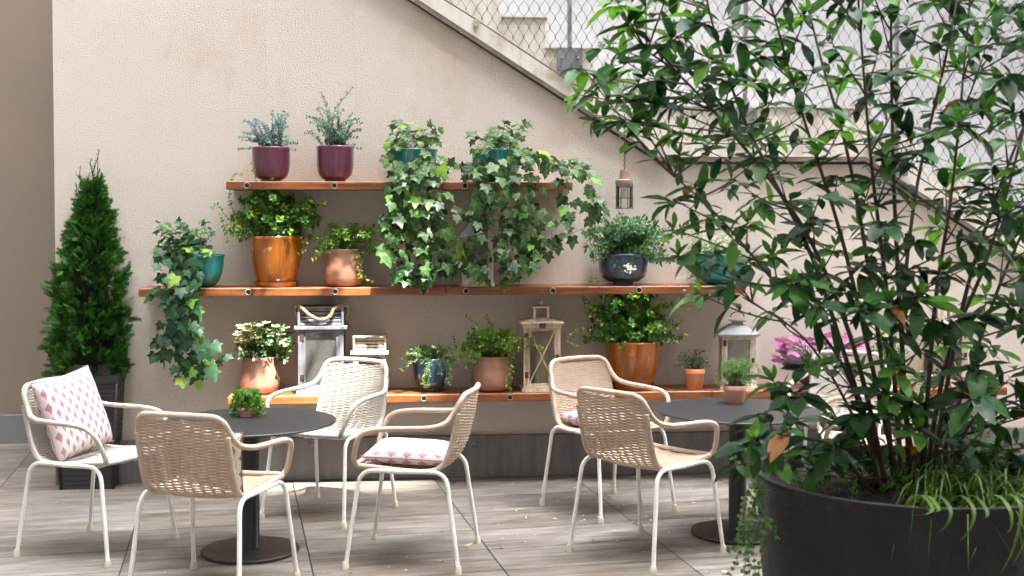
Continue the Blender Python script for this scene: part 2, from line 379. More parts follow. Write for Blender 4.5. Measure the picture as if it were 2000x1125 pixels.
def M_floor():
    m, nt, b = newmat('floor_boards'); b.inputs['Roughness'].default_value = .55
    b.inputs['Specular IOR Level'].default_value = .35
    ang = math.radians(FANG)
    tc = N(nt, 'ShaderNodeTexCoord'); mp = N(nt, 'ShaderNodeMapping'); mp.vector_type = 'TEXTURE'
    mp.inputs['Rotation'].default_value = (0,0,ang); mp.inputs['Location'].default_value = FLOC
    nt.links.new(tc.outputs['Object'], mp.inputs[0]); co = mp.outputs[0]
    sp = N(nt, 'ShaderNodeSeparateXYZ'); nt.links.new(co, sp.inputs[0])
    def mth(op, a, b_=None, c=None):
        n = N(nt, 'ShaderNodeMath', operation=op)
        for i, x in enumerate((a, b_, c)):
            if x is None: continue
            if isinstance(x, (int, float)): n.inputs[i].default_value = x
            else: nt.links.new(x, n.inputs[i])
        return n.outputs[0]
    u = mth('DIVIDE', sp.outputs[0], .822); v = mth('DIVIDE', sp.outputs[1], .355)
    uf = mth('FRACT', u); vf = mth('FRACT', v); ui = mth('FLOOR', u); vi = mth('FLOOR', v)
    du = mth('MULTIPLY', mth('MINIMUM', uf, mth('SUBTRACT', 1, uf)), .822)
    dv = mth('MULTIPLY', mth('MINIMUM', vf, mth('SUBTRACT', 1, vf)), .355)
    cid = N(nt, 'ShaderNodeCombineXYZ'); nt.links.new(ui, cid.inputs[0]); nt.links.new(vi, cid.inputs[1])
    wn = N(nt, 'ShaderNodeTexWhiteNoise'); wn.noise_dimensions = '3D'; nt.links.new(cid.outputs[0], wn.inputs[0])
    off = N(nt, 'ShaderNodeVectorMath', operation='SCALE'); off.inputs['Scale'].default_value = 30
    nt.links.new(wn.outputs['Color'], off.inputs[0])
    ad = N(nt, 'ShaderNodeVectorMath', operation='ADD'); nt.links.new(co, ad.inputs[0]); nt.links.new(off.outputs[0], ad.inputs[1])
    st = N(nt, 'ShaderNodeMapping'); st.inputs['Scale'].default_value = (1.1, 16, 1); nt.links.new(ad.outputs[0], st.inputs[0])
    g1 = noise(nt, st.outputs[0], 2.2, 9, .68, .5)
    r = ramp(nt, [(.26, (.085,.072,.062)), (.42, (.145,.128,.114)), (.56, (.19,.175,.16)), (.72, (.29,.28,.265))], g1)
    st2 = N(nt, 'ShaderNodeMapping'); st2.inputs['Scale'].default_value = (1, 3, 1); nt.links.new(ad.outputs[0], st2.inputs[0])
    bl = ramp(nt, [(.3, (.55,.51,.47)), (.5, (1,.99,.97)), (.68, (1.3,1.31,1.33))], noise(nt, st2.outputs[0], 2.5, 5, .6))
    mu = N(nt, 'ShaderNodeMixRGB'); mu.blend_type = 'MULTIPLY'; mu.inputs[0].default_value = 1
    nt.links.new(r.outputs[0], mu.inputs[1]); nt.links.new(bl.outputs[0], mu.inputs[2])
    pv = ramp(nt, [(0, (.82,.80,.77)), (1, (1.12,1.13,1.15))], wn.outputs['Value'])
    mu2 = N(nt, 'ShaderNodeMixRGB'); mu2.blend_type = 'MULTIPLY'; mu2.inputs[0].default_value = 1
    nt.links.new(mu.outputs[0], mu2.inputs[1]); nt.links.new(pv.outputs[0], mu2.inputs[2])
    # dark stains
    sr = ramp(nt, [(.66, (1,1,1)), (.74, (.55,.5,.46))], noise(nt, st2.outputs[0], 6, 4, .6))
    mu3 = N(nt, 'ShaderNodeMixRGB'); mu3.blend_type = 'MULTIPLY'; mu3.inputs[0].default_value = .7
    nt.links.new(mu2.outputs[0], mu3.inputs[1]); nt.links.new(sr.outputs[0], mu3.inputs[2])
    seam = mth('LESS_THAN', du, .0032); jt = mth('MULTIPLY', mth('LESS_THAN', dv, .0034), .85)
    gap = mth('MAXIMUM', seam, jt)
    mx = N(nt, 'ShaderNodeMixRGB'); nt.links.new(gap, mx.inputs[0]); nt.links.new(mu3.outputs[0], mx.inputs[1]); mx.inputs[2].default_value = (.012,.01,.009,1)
    nt.links.new(mx.outputs[0], b.inputs['Base Color'])
    hb = mth('SUBTRACT', mth('MULTIPLY', g1, .25), gap)
    bump(nt, b, hb, .5, .004)
    return m
FANG = 8.0; FLOC = (-.70, 7.33, 0)
MT['floor'] = M_floor()
def M_cushion(name, pink, white, sc=21.0):
    m, nt, b = newmat(name); b.inputs['Roughness'].default_value = .85
    tc = N(nt, 'ShaderNodeTexCoord'); sp = N(nt, 'ShaderNodeSeparateXYZ'); nt.links.new(tc.outputs['Object'], sp.inputs[0])
    def mth(op, a, b_=None, c=None):
        n = N(nt, 'ShaderNodeMath', operation=op)
        for i, x in enumerate((a, b_, c)):
            if x is None: continue
            if isinstance(x, (int, float)): n.inputs[i].default_value = x
            else: nt.links.new(x, n.inputs[i])
        return n.outputs[0]
    # two offset rows of petals: white pointed arch with a darker seed inside
    out = None
    for off in (0, .5):
        u = mth('ADD', mth('MULTIPLY', sp.outputs[0], 1/.056), off); v = mth('ADD', mth('MULTIPLY', sp.outputs[1], 1/.070), off)
        x = mth('MULTIPLY', mth('ABSOLUTE', mth('SUBTRACT', mth('FRACT', u), .5)), 2)
        y = mth('FRACT', v)
        D = mth('ADD', mth('POWER', x, 1.25), mth('POWER', mth('MULTIPLY', mth('ABSOLUTE', mth('SUBTRACT', y, .5)), 2), 1.25))
        pet = mth('LESS_THAN', D, .93)
        seed = mth('ADD', mth('MULTIPLY', x, 1.55), mth('MULTIPLY', mth('ABSOLUTE', mth('SUBTRACT', y, .36)), 1.75))
        low = mth('MULTIPLY', mth('LESS_THAN', y, .36), mth('LESS_THAN', x, mth('MULTIPLY', y, .95)))
        sd = mth('MAXIMUM', mth('LESS_THAN', seed, .60), low)
        q = mth('MULTIPLY', pet, mth('SUBTRACT', 1, sd))
        out = q if out is None else mth('MAXIMUM', out, q)
    edge = mth('MULTIPLY', mth('LESS_THAN', mth('ABSOLUTE', sp.outputs[0]), .192), mth('LESS_THAN', mth('ABSOLUTE', sp.outputs[1]), .198))
    out = mth('MULTIPLY', out, edge)
    mx = N(nt, 'ShaderNodeMixRGB'); nt.links.new(out, mx.inputs[0]); mx.inputs[1].default_value = (*pink, 1); mx.inputs[2].default_value = (*white, 1)
    nt.links.new(mx.outputs[0], b.inputs['Base Color'])
    k1 = bump(nt, None, noise(nt, coords(nt), 9, 3), .5, .02)
    bump(nt, b, noise(nt, coords(nt), 500, 2), .25, .001, k1)
    return m
MT['cushion'] = M_cushion('cushion_fabric', (.33,.185,.205), (.58,.51,.52))
MT['cushion_grey'] = M_cushion('cushion_fabric_grey', (.27,.28,.21), (.75,.73,.66))
MT['cushion_side'] = M_plain('cushion_side', (.28,.145,.165), (.25,.13,.15), .85, 8)

# ------------------------------------------------------------------ leaves
def frame(d, n):
    d = d.normalized(); n = n - d*n.dot(d)
    n = n.normalized() if n.length > 1e-5 else d.orthogonal().normalized()
    return d, n, d.cross(n)
IVY = [(0,0),(.2,-.16),(.5,-.06),(.42,.22),(.62,.5),(.3,.52),(.16,.78),(0,1.02)]
def leaf(mb, p, d, n, L, Wd, kind='lance', m=0, curl=.15, fold=.25):
    d, n, b = frame(d, n)
    if kind in ('lance', 'oval', 'round'):
        ws = {'lance': (.0,.62,1,.72,0), 'oval': (.0,.8,1,.75,0), 'round': (.15,.85,1,.85,.15)}[kind]
        ts = {'lance': (0,.22,.5,.78,1), 'oval': (0,.25,.5,.8,1), 'round': (0,.2,.5,.8,1)}[kind]
        vs = []; c = []
        for t, w in zip(ts, ws):
            x = t*L; h = -curl*L*t*t; w2 = w*Wd*.5
            mid = p + d*x + n*h
            if w <= 0: c.append([len(vs)]); vs.append(mid)
            else:
                c.append([len(vs), len(vs)+1, len(vs)+2])
                vs += [mid - b*w2 + n*(fold*w2), mid, mid + b*w2 + n*(fold*w2)]
        fs = []
        for a, e in zip(c, c[1:]):
            if len(a) == 1 and len(e) == 3: fs += [(a[0], e[0], e[1]), (a[0], e[1], e[2])]
            elif len(a) == 3 and len(e) == 1: fs += [(a[0], a[1], e[0]), (a[1], a[2], e[0])]
            else: fs += [(a[0], a[1], e[1], e[0]), (a[1], a[2], e[2], e[1])]
        mb.add(vs, fs, m)
    elif kind == 'tiny':
        w2 = Wd*.5
        vs = [p, p+d*L*.5-b*w2+n*fold*w2, p+d*L-n*curl*L, p+d*L*.5+b*w2+n*fold*w2]
        mb.add(vs, [(0,1,2),(0,2,3)], m)
    elif kind == 'ivy':
        R = IVY; vs = [p + d*(.3*L) ]
        for x, y in R + [(-x, y) for x, y in R[-2:0:-1]]:
            vs.append(p + b*(x*Wd) + d*(y*L) - n*(curl*L*(y*y) + fold*.5*abs(x)*Wd))
        k = len(vs)-1
        mb.add(vs, [(0, i, i % k + 1) for i in range(1, k+1)], m)
    elif kind == 'lobed':
        vs = [p]; k = 18
        for i in range(k+1):
            a = -PI*.88 + 2*PI*.88*i/k
            r = .5*(1+.14*abs(math.sin(a*3.0)))*(1 if abs(a) < 2.4 else .85)
            vs.append(p + d*(math.cos(a)*r*L+.12*L) + b*(math.sin(a)*r*Wd) + n*(-.22*L*(r*r)*4*.3 + (.018*L if i % 2 else 0)))
        mb.add(vs, [(0, i, i+1) for i in range(1, k+1)], m)
    elif kind == 'spray':
        def tri(q, dd, l, w):
            bb = dd.cross(n).normalized()
            mb.add([q-bb*w, q+bb*w, q+dd*l], [(0,1,2)], m)
        tri(p, d, L, L*.085)
        for k, t in enumerate((.15,.35,.55,.75)):
            for sg in (-1, 1):
                dd = (d*.8 + b*sg*.6 - n*.15).normalized()
                tri(p+d*(L*t), dd, L*(.55-.35*t), L*.07)
def rnd(R, a=1.0): return V((R.uniform(-a,a), R.uniform(-a,a), R.uniform(-a,a)))
def curve(p0, p1, ctrl, n=8):
    return [p0.lerp(ctrl, t).lerp(ctrl.lerp(p1, t), t) for t in [i/n for i in range(n+1)]]
def leafpath(LB, path, R, kind, L, Wd, sp, t0=.3, up=.5, spread=1.0, face=V((0,-.5,.6)), young=.0, tipn=0, taper=.3, curl=.15, fold=.25, m0=0, m1=1, paired=False, petiole=0.0, SB=None, jit=.45):
    pts = resample(path, sp); n = len(pts)
    for i in range(n):
        t = i/(n-1)
        if t < t0: continue
        tg = (pts[min(i+1,n-1)]-pts[max(i-1,0)]).normalized()
        sc = (1-taper*t)*R.uniform(.65,1.2)
        a0 = i*2.4 if not paired else (i % 2)*PI/2 + R.uniform(-.3,.3)
        perp = tg.orthogonal().normalized()
        for s in ((0, PI) if paired else (0,)):
            side = Matrix.Rotation(a0+s, 3, tg) @ perp
            d = side*spread + tg*.55 + V((0,0,up*.5)) + rnd(R, jit*.5)
            nn = face + V((0,0,.3)) + rnd(R, jit)
            p = pts[i]
            if petiole:
                q = p + d.normalized()*petiole*R.uniform(.6,1.3)
                if SB: SB.tube([p, q], .0009, 3, 0, False)
                p = q; d = d*.6 + V((0,-.3,-.6)) if kind == 'ivy' else d
            mm = m1 if (R.random() < young*(.3+1.7*t)) else m0
            leaf(LB, p, d, nn, L*sc, Wd*sc, kind, mm, curl*R.uniform(.3,1.8), fold)
    if tipn:
        tg = (pts[-1]-pts[-2]).normalized(); perp = tg.orthogonal().normalized()
        for k in range(tipn):
            d = (Matrix.Rotation(2*PI*k/tipn+R.uniform(-.3,.3), 3, tg) @ perp)*R.uniform(.6,1) + tg*R.uniform(.3,.8)
            leaf(LB, pts[-1], d, tg+V((0,0,.5))+rnd(R,.2), L*R.uniform(.6,1.0), Wd*R.uniform(.6,1), kind, m1 if R.random() < young*2.5 else m0, curl, fold)

# ------------------------------------------------------------------ setting
mb = MB(); mb.add([(-14,-8,0),(16,-8,0),(16,14,0),(-14,14,0)], [(0,1,2,3)], 0, False)
floor = mb.build('floor', MT['floor']); tag(floor, kind='structure')
def P2(px, py, Y=None):
    w = W(px, py, YW if Y is None else Y); return (w.x, w.z)
XC = W(113, 935, YW).x                                   # corner of the wall
LOW = [(500,-195),(800,0),(1290,318),(1690,318),(2150,617)]     # underside of the stair in the picture
low = [P2(x, y+3) for x, y in LOW]
k = (low[0][1]-low[1][1])/(low[0][0]-low[1][0])
ztop = low[0][1] + k*(XC-low[0][0])
xr = low[-1][0]
wall = empty('courtyard_wall', (XC, YW, 0), 0, 'cream roughcast wall behind the shelves, its top edge sloping with the stair', 'wall')
def put(mb, name, mats, parent, auto=None):              # geometry is in world space; parent sits elsewhere
    o = mb.build(name, mats, parent, auto)
    o.location = -parent.location if parent.rotation_euler.z == 0 else (0,0,0)
    return o
mb = MB(); mb.prism([(XC,0),(9.0,0),(9.0,.4),(xr+.9,low[-1][1]-.585)]+low[::-1]+[(XC,ztop)], YW, YW+1.15)
put(mb, 'plaster_face', MT['plaster'], wall)
mb = MB(); mb.box((XC-.004, YW-.035, 0), (9.0, YW, .252), 0, None, .004)
R = random.Random(2)
pl = put(mb, 'plinth', MT['plinth'], wall)
mb = MB()
for px in (608, 925, 1090, 1393):
    w = W(px, 868, YW-.035); mb.lathe([(.0,-.004),(.009,-.003),(.012,0)], 12, (0,0,0))
    q = len(mb.v)
    for i in range(q-36, q):
        x, y, z = mb.v[i]; mb.v[i] = (w.x+x, YW-.036+z, w.z+y)
pb = put(mb, 'plinth_screw', MT['steel'], wall)
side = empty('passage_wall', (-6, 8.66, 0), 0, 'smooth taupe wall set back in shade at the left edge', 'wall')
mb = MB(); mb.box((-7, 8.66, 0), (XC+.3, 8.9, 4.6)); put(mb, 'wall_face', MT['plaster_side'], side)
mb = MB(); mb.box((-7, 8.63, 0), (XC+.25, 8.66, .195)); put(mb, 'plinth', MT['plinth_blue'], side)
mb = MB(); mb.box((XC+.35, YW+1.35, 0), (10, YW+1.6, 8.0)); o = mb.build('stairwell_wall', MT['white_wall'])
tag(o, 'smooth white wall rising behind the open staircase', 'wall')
# courtyard walls around and behind the viewer
EL, AZ = 66.0, -22.0       # sun elevation; direction to the sun measured from -Y towards +X
sd = V((math.cos(math.radians(EL))*math.sin(math.radians(-AZ)), -math.cos(math.radians(EL))*math.cos(math.radians(AZ)), math.sin(math.radians(EL))))
def onfacade(x, y, z):    # where the sun ray through a point crosses the far facade
    t = (y+5.2)/-sd.y; return x+sd.x*t, z+sd.z*t
gx0, gz0 = onfacade(-1.16, 6.95, 0); gx1, gz1 = onfacade(.20, 6.95, 1.88)  # opening added to the unseen facade, shaped to admit one sunbeam
mb = MB(); zc = gz1+9; zb_ = gz0-.35
for q in ([(-9,0),(13,0),(13,zb_),(-9,zb_)], [(-9,zb_),(gx0,zb_),(gx0,gz1),(-9,gz1)], [(gx1,zb_),(13,zb_),(13,gz1),(gx1,gz1)], [(-9,gz1),(13,gz1),(13,zc),(-9,zc)]):
    mb.prism(q, -5.4, -5.0)
o = mb.build('sun_gap_wall', MT['court_wall']); tag(o, 'unseen tall wall behind the viewer, its opening shaped to pass one sunbeam', 'wall')
mb = MB(); mb.box((-4.9, -5, 0), (-4.5, 8.9, 15.0)); o = mb.build('left_wall', MT['court_wall']); tag(o, 'tall plain wall closing the courtyard on the left', 'wall')
mb = MB(); mb.box((8.6, -5, 0), (9.0, 7.2, 15.0)); o = mb.build('right_wall', MT['court_wall']); tag(o, 'tall pale wall closing the courtyard on the right', 'wall')

# staircase
stair = empty('staircase', (W(1290,318,YW).x, YW, 0), 0, 'pale stained concrete staircase descending to the right above the sloping wall top', 'staircase')
YF = YW-.03
tops = [(440,-325),(440,-265),(530,-265),(530,-205),(620,-205),(620,-145),(710,-145),(710,-85),(800,-85),(800,-25),(980,-25)]
tops = []
x, y = 974-91*5, 35-60*5
while y < 205:
    tops += [(x, y), (x+91, y)]; x += 91; y += 60
# ends on the landing at y = 209
tops = [t for t in tops if t[1] < 200]
tops += [(tops[-1][0], 209), (1700, 209)]
x, y = 1700, 269
while x < 2150: tops += [(x, y), (x+91, y)]; x += 91; y += 60
botl = [(520,-182-12),(800,-12),(1288,306),(1692,306),(2150,604)]
poly = [P2(a, b, YF) for a, b in botl]+[P2(a, b, YF) for a, b in tops[::-1]]
mb = MB(); mb.prism(poly, YF, YW+1.3); put(mb, 'flight', MT['concrete'], stair)
bot2 = [(520,-182),(800,0),(1290,316),(1690,316),(2150,614)]
poly = [P2(a, b, YF) for a, b in bot2]+[P2(a, b, YF) for a, b in botl[::-1]]
mb = MB(); mb.prism(poly, YF+.006, YW+1.2); put(mb, 'shaded_bevel', MT['edge_tan'], stair)  # bevelled lower strip, its shade put into the tan colour
mb = MB(); mb.tube([V((*(P2(a, b+1, YF)[0],), YF-.001, P2(a, b+1, YF)[1])) for a, b in bot2], .0065, 6)
put(mb, 'shadow_joint', MT['black'], stair)
for (a, b, c, d) in ((980,35,1065,35),(1065,95,1156,95),(1156,155,1246,155),(1246,209,1700,209)):
    p = W(a, b, YF); q = W(c, d, YF); mb = MB(); mb.box((p.x-.004, YF-.012, p.z-.004), (q.x+.012, YF+.3, p.z+.006)); put(mb, 'tread_nosing', MT['edge_tan'], stair)
# wire fence along the stair
YN = YF-.045
fence = empty('stair_fence', (W(1112,137,YN).x, YN, 0), 0, 'diamond wire mesh balustrade with steel posts along the outside of the staircase', 'fence')
cab = [(640,-143),(870,0),(930,38),(1115,160),(1290,276),(1345,280),(1700,282),(1745,312),(2000,484),(2150,585)]
mb = MB(); mb.tube([W(a, b, YN) for a, b in cab], .0045, 6); put(mb, 'border_cable', MT['wire'], fence)
def caby(x):
    for (a, b), (c, d) in zip(cab, cab[1:]):
        if a <= x <= c: return b+(d-b)*(x-a)/(c-a)
    return 600
mb = MB(); w2 = 10.25; hh = 37.0; kx = 0; x = 700.0
while x < 2120:
    pts = []; yb = caby(x); y = -150.0; n = int((yb+150)/(hh/8)); y0 = -150.0
    for i in range(n+1):
        y = y0+i*hh/8; ph = math.cos(2*PI*i/8)
        ph = math.copysign(abs(ph)**.8, ph)
        pts.append(W(x+ph*(w2/2-.4)*(1 if kx % 2 else -1), min(y, yb), YN-.001*(kx % 2)))
    mb.tube(pts, .0020, 3, 0, False)
    for i in range(0, n, 4):
        if (i//4+kx) % 2 == 1 and y0+i*hh/8 < yb-5:
            c_ = W(x+w2/2, y0+i*hh/8, YN-.002); mb.tube([c_-V((0,0,.006)), c_+V((0,0,.006))], .0044, 5)
    x += w2; kx += 1
put(mb, 'wire_mesh', MT['wire'], fence)
for px, py in ((1112, 95), (1454, 213), (1748, 300)):
    a = W(px, py, YN+.03); mb = MB(); mb.box((a.x-.013, YN+.006, a.z), (a.x+.013, YN+.03, a.z+1.35), 0, None, .002)
    po = put(mb, 'post', MT['steel'], fence)
    mb = MB(); mb.box((a.x-.075, YN+.010, a.z-.135), (a.x+.075, YN+.024, a.z+.006), 0, None, .002)
    for sx in (-.05,.05): mb.tube([V((a.x+sx, YN+.011, a.z-.06)), V((a.x+sx, YN-.0, a.z-.06))], .008, 6)
    mb.build('post_bracket', MT['steel'], po)
mb = MB(); mb.tube([W(1640,-105,YN), W(1820,-5,YN), W(2000,100,YN), W(2150,185,YN)], .019, 10); put(mb, 'handrail', MT['rail'], fence)
for px, py in ((930,46),(1113,162),(1292,278),(1700,284),(1860,392)):
    a = W(px, py, YN); mb = MB(); mb.tube([a+V((0,.05,0)), a+V((0,-.004,0)), a+V((0,-.005,0)), a+V((0,-.03,0))], [.016,.016,.024,.022], 8)
    put(mb, 'cable_clamp', MT['washer'], fence, 40)

# ------------------------------------------------------------------ shelves
def shelf(name, px0, px1, py, holes, label, breaks=()):
    a = W(px0, py, YS); b = W(px1, py, YS); z = (a.z+b.z)/2
    o = empty(name, ((a.x+b.x)/2, YS, z), 0, label, 'shelf', 'wooden shelves on the courtyard wall')
    xs = [a.x]+[W(q, py, YS).x for q in breaks]+[b.x]
    for x0, x1 in zip(xs, xs[1:]):
        mb = MB(); mb.box((x0+.0012, YS, z-.045), (x1-.0012, YW, z), 0, None, .003)
        put(mb, 'board', MT['shelf'], o)
    for h in holes:
        c = W(h, py+7, YS)
        mb = MB(); pts = [V((c.x+.0155*math.cos(t), YS-.002, z-.0225+.0155*math.sin(t))) for t in [2*PI*i/20 for i in range(20)]]
        mb.tube(pts, .0028, 6, 0, False, 1, True)
        n = len(mb.v); mb.add([(c.x+.014*math.cos(2*PI*i/20), YS-.0012, z-.0225+.014*math.sin(2*PI*i/20)) for i in range(20)], [tuple(range(20))], 1, False)
        mb.tube([V((c.x, YS-.0015, z-.0225)), V((c.x, YS-.004, z-.0225))], .005, 6, 1)
        put(mb, 'bolt_hole', [MT['washer'], MT['hole']], o)
    return z
ZT = shelf('wall_shelf', 441, 1119, 355, (482,653,908), 'top wooden shelf, the shortest, holding the purple pots and two ivies', (863,))
ZM = shelf('wall_shelf', 270, 1457, 561, (485,655,827,910,1080,1248,1418), 'middle wooden shelf holding orange, copper, navy and teal pots', (870,))
ZB = shelf('wall_shelf', 444, 1968, 766, (828,996), 'lowest and longest wooden shelf, holding the lanterns', (900,1390))
YP = YW-.155

# ------------------------------------------------------------------ pots and plants
def lathepot(parent, prof, mat, thick=.008, soil_z=.85, n=48, name='pot', saucer=None, topmat=None):
    R_, Hh = prof[-1]
    inner = [(max(.001, r-thick), z) for r, z in prof[::-1] if z > Hh*.45]
    mb = MB(); mb.lathe([(0.0, 0.0)]+prof+[(R_-thick*.3, Hh+.003)]+inner+[(0, inner[-1][1])], n)
    mb.build(name, mat, parent, 50)
    zs = Hh*soil_z
    rs = [r for r, z in prof if z <= zs+1e-6][-1]
    mb = MB(); mb.lathe([(rs+.001-thick*.6, zs), (rs*.5, zs+.006), (0, zs+.01)], 24)
    mb.build('soil', MT['soil'], parent)
    if saucer:
        r, h = saucer
        mb = MB(); mb.lathe([(0,0),(r*.86,0),(r,h),(r*1.02,h+.002),(r*.97,h+.001),(r*.9,h*.5),(0,h*.5)], n); mb.build('saucer', mat, parent, 50)
def scale(prof, R_, Hh): return [(r*R_, z*Hh) for r, z in prof]
CUP = [(.52,0),(.56,.03),(.55,.07),(.70,.11),(.86,.20),(.94,.33),(.97,.5),(.98,.9),(1.0,.96),(1.0,1)]
BOWL = [(.40,0),(.42,.04),(.40,.10),(.62,.13),(.84,.26),(.94,.45),(.98,.7),(.97,.93),(1.0,.96),(1.0,1)]
TEALB = [(.36,0),(.42,.02),(.62,.10),(.80,.26),(.91,.46),(.97,.72),(.99,.93),(1.03,.97),(1.03,1)]
BELLY = [(.60,0),(.80,.03),(.93,.12),(1.0,.27),(.99,.42),(.93,.62),(.87,.82),(.84,.95),(.85,1)]
URN = [(.66,0),(.72,.06),(.80,.18),(.89,.36),(.955,.58),(.985,.8),(.99,.93),(1.0,.96),(1.0,1)]
FLOWER = [(.72,0),(.76,.02),(.90,.72),(.92,.76),(1.0,.78),(1.0,1)]
def potted(cx, wpx, ytop, zshelf, prof, mat, label, cat='potted plant', Y=YP, saucer=None, soil=.86, group=None, name='potted_plant', rz=0):
    p = W(cx, ytop, Y); r = wpx*.5*mpp(cx, ytop, Y)
    h = p.z-zshelf
    o = empty(name, (p.x, Y, zshelf), rz, label, cat, group)
    s = saucer[1] if saucer else 0
    pr = scale(prof, r, h-s*.5)
    lathepot(o, [(a, b+s*.5) for a, b in pr] if s else pr, mat, saucer=saucer, soil_z=soil)
    return o, r, h
def L(o, px, py, Y):                      # picture point at depth Y, in the local frame of o
    return W(px, py, Y)-o.location
def bush(o, R, base_z, pr, cx0, cx1, cy0, cy1, n, kind, Ls, Wd, sp, mats, stem='stem', t0=.35, depth=.14, young=.1, tipn=4, flat=.3, paired=False, up=.5, curl=.15, lowfrac=.25, spread=1.0, face=V((0,-.5,.6)), extra=None, stem_r=.0016, Yc=None):
    """sprigs that rise from the pot and end inside the silhouette cx0..cx1, cy0..cy1 (picture) """
    LB = MB(); SB = MB(); Yc = Yc or o.location.y
    for i in range(n):
        a = R.uniform(-1, 1); 
        h = R.random()**.8
        lim = math.sqrt(max(0, 1-h*h))*.55+.45
        px = (cx0+cx1)/2 + a*lim*(cx1-cx0)/2
        py = cy1 + (cy0-cy1)*h
        dy = R.uniform(-1, 1)*depth*(1-abs(a)*.4)
        tip = L(o, px, py, Yc+dy)
        b0 = V((R.uniform(-.6,.6)*pr, R.uniform(-.6,.6)*pr, base_z))
        ctrl = b0.lerp(tip, .45); ctrl.z = max(tip.z, base_z)*.75+.25*ctrl.z + .02
        path = curve(b0, tip, ctrl, 8)
        SB.tube(path, [stem_r*(1-.6*k/8) for k in range(9)], 4, 0, False)
        leafpath(LB, path, R, kind, Ls, Wd, sp, t0, up, spread, face, young, tipn, paired=paired, curl=curl)
    if extra: extra(LB, SB)
    SB.build('stems', MT[stem], o); f = LB.build('foliage', [MT[q] for q in mats], o)
    return f
def trail(LB, SB, o, R, pts, kind, Ls, Wd, sp, Y, young=.1, paired=False, t0=0, up=0.2, r=.0014, curl=.15, tipn=3, petiole=0, yj=.02, spread=1.0, taper=.3, jit=.45):
    """a trailing stem through picture points, hanging at depth(s) Y"""
    P = []; L_scale = 1
    for i, q in enumerate(pts):
        yy = q[2] if len(q) > 2 else Y
        P.append(L(o, q[0], q[1], yy+R.uniform(-yj, yj)))
    path = spline(P, 6)
    SB.tube(path, [r*(1-.5*k/(len(path)-1)) for k in range(len(path))], 4, 0, False)
    leafpath(LB, path, R, kind, Ls, Wd, sp, t0, up, spread, V((0,-.8,.35)), young, tipn, paired=paired, curl=curl, petiole=petiole, SB=SB, taper=taper, jit=jit)

# --- purple pots with eucalyptus
GP = 'glazed pots on the top shelf'
o, r, h = potted(529.5, 76, 289, ZT, CUP, MT['purple'], 'purple glazed pot of blue grey eucalyptus at the left end of the top shelf', saucer=None)
bush(o, random.Random(11), h*.86, r, 462, 582, 218, 296, 40, 'round', .017, .017, .011, ['euc'], 'stem', .22, .13, 0, 3, paired=True, up=.3)
o, r, h = potted(654.5, 74, 287, ZT, CUP, MT['purple'], 'purple glazed pot with taller green eucalyptus, second from the left on the top shelf')
def ex(LB, SB, o=o):
    R = random.Random(5)
    for q in ([(655,290),(650,230),(665,200),(688,172)], [(650,290),(640,220),(628,182)], [(660,290),(690,235),(705,240)]):
        trail(LB, SB, o, R, q, 'oval', .02, .012, .014, YP, 0, True, .2, tipn=3)
bush(o, random.Random(12), h*.86, r, 588, 712, 205, 294, 46, 'oval', .019, .012, .011, ['euc_green'], 'stem', .25, .14, 0, 3, paired=True, up=.3, extra=ex)

# --- ivies
def ivy_leafmass(LB, R, o, regions, mats=(0,1), Y0=YS-.08, L0=.080):
    for (x0, x1, y0, y1, n, s) in regions:
        for i in range(int(n*.52)):
            px = R.uniform(x0, x1); py = R.uniform(y0, y1)
            p = L(o, px, py, Y0+R.uniform(-.07,.09))
            d = V((R.uniform(-.9,.9), R.uniform(-.5,.1), -1+R.uniform(-.3,.5))); nn = V((R.uniform(-.5,.5), -1, R.uniform(-.1,1.0)))
            l = L0*s*R.uniform(.6,1.15)
            leaf(LB, p, d, nn, l, l*.95, 'ivy', mats[1] if R.random() < .06 else mats[0], R.uniform(0,.25), R.uniform(.1,.5))
def ivy(o, R, r, h, tops, trails, regions, mat='ivy', crown=None, Yt=YS-.07):
    LB = MB(); SB = MB()
    cx0, cx1, cy0, cy1, n = tops
    for i in range(n):
        tip = L(o, R.uniform(cx0, cx1), R.uniform(cy0, cy1), YP+R.uniform(-.16,.10))
        b0 = V((R.uniform(-.6,.6)*r, R.uniform(-.6,.6)*r, h*.85))
        c = b0.lerp(tip, .5)+V((0,0,.04))
        path = curve(b0, tip, c, 8); SB.tube(path, .0013, 4, 0, False)
        leafpath(LB, path, R, 'ivy', .058, .054, .036, .45, .3, 1, V((0,-.5,.8)), .06, 1, petiole=.02, SB=SB, curl=.2)
    for q in trails:
        # start in the pot, go over the rim, hang
        P = [V((R.uniform(-.4,.4)*r, R.uniform(-.3,.2)*r, h*.88)), V(((L(o, q[0][0], q[0][1], Yt).x)*.6, -r*.9, h*1.12))]
        P += [L(o, a+R.uniform(-6,6), b, Yt+R.uniform(-.05,.06)) for a, b in q]
        path = spline(P, 6); SB.tube(path, [.0018*(1-.5*k/(len(path)-1)) for k in range(len(path))], 4, 0, False)
        leafpath(LB, path, R, 'ivy', .076, .070, .036, .24, -.1, 1, V((0,-.8,.7)), .05, 2, petiole=.034, SB=SB, taper=.15, curl=.15, jit=.55)
    ivy_leafmass(LB, R, o, regions)
    SB.build('stems', MT['stem'], o)
    LB.build('foliage', [MT[mat], MT['ivy_young']], o)
o, r, h = potted(808, 92, 293, ZT, TEALB, MT['teal'], 'teal bowl of ivy hanging in a dense curtain, third pot along the top shelf')
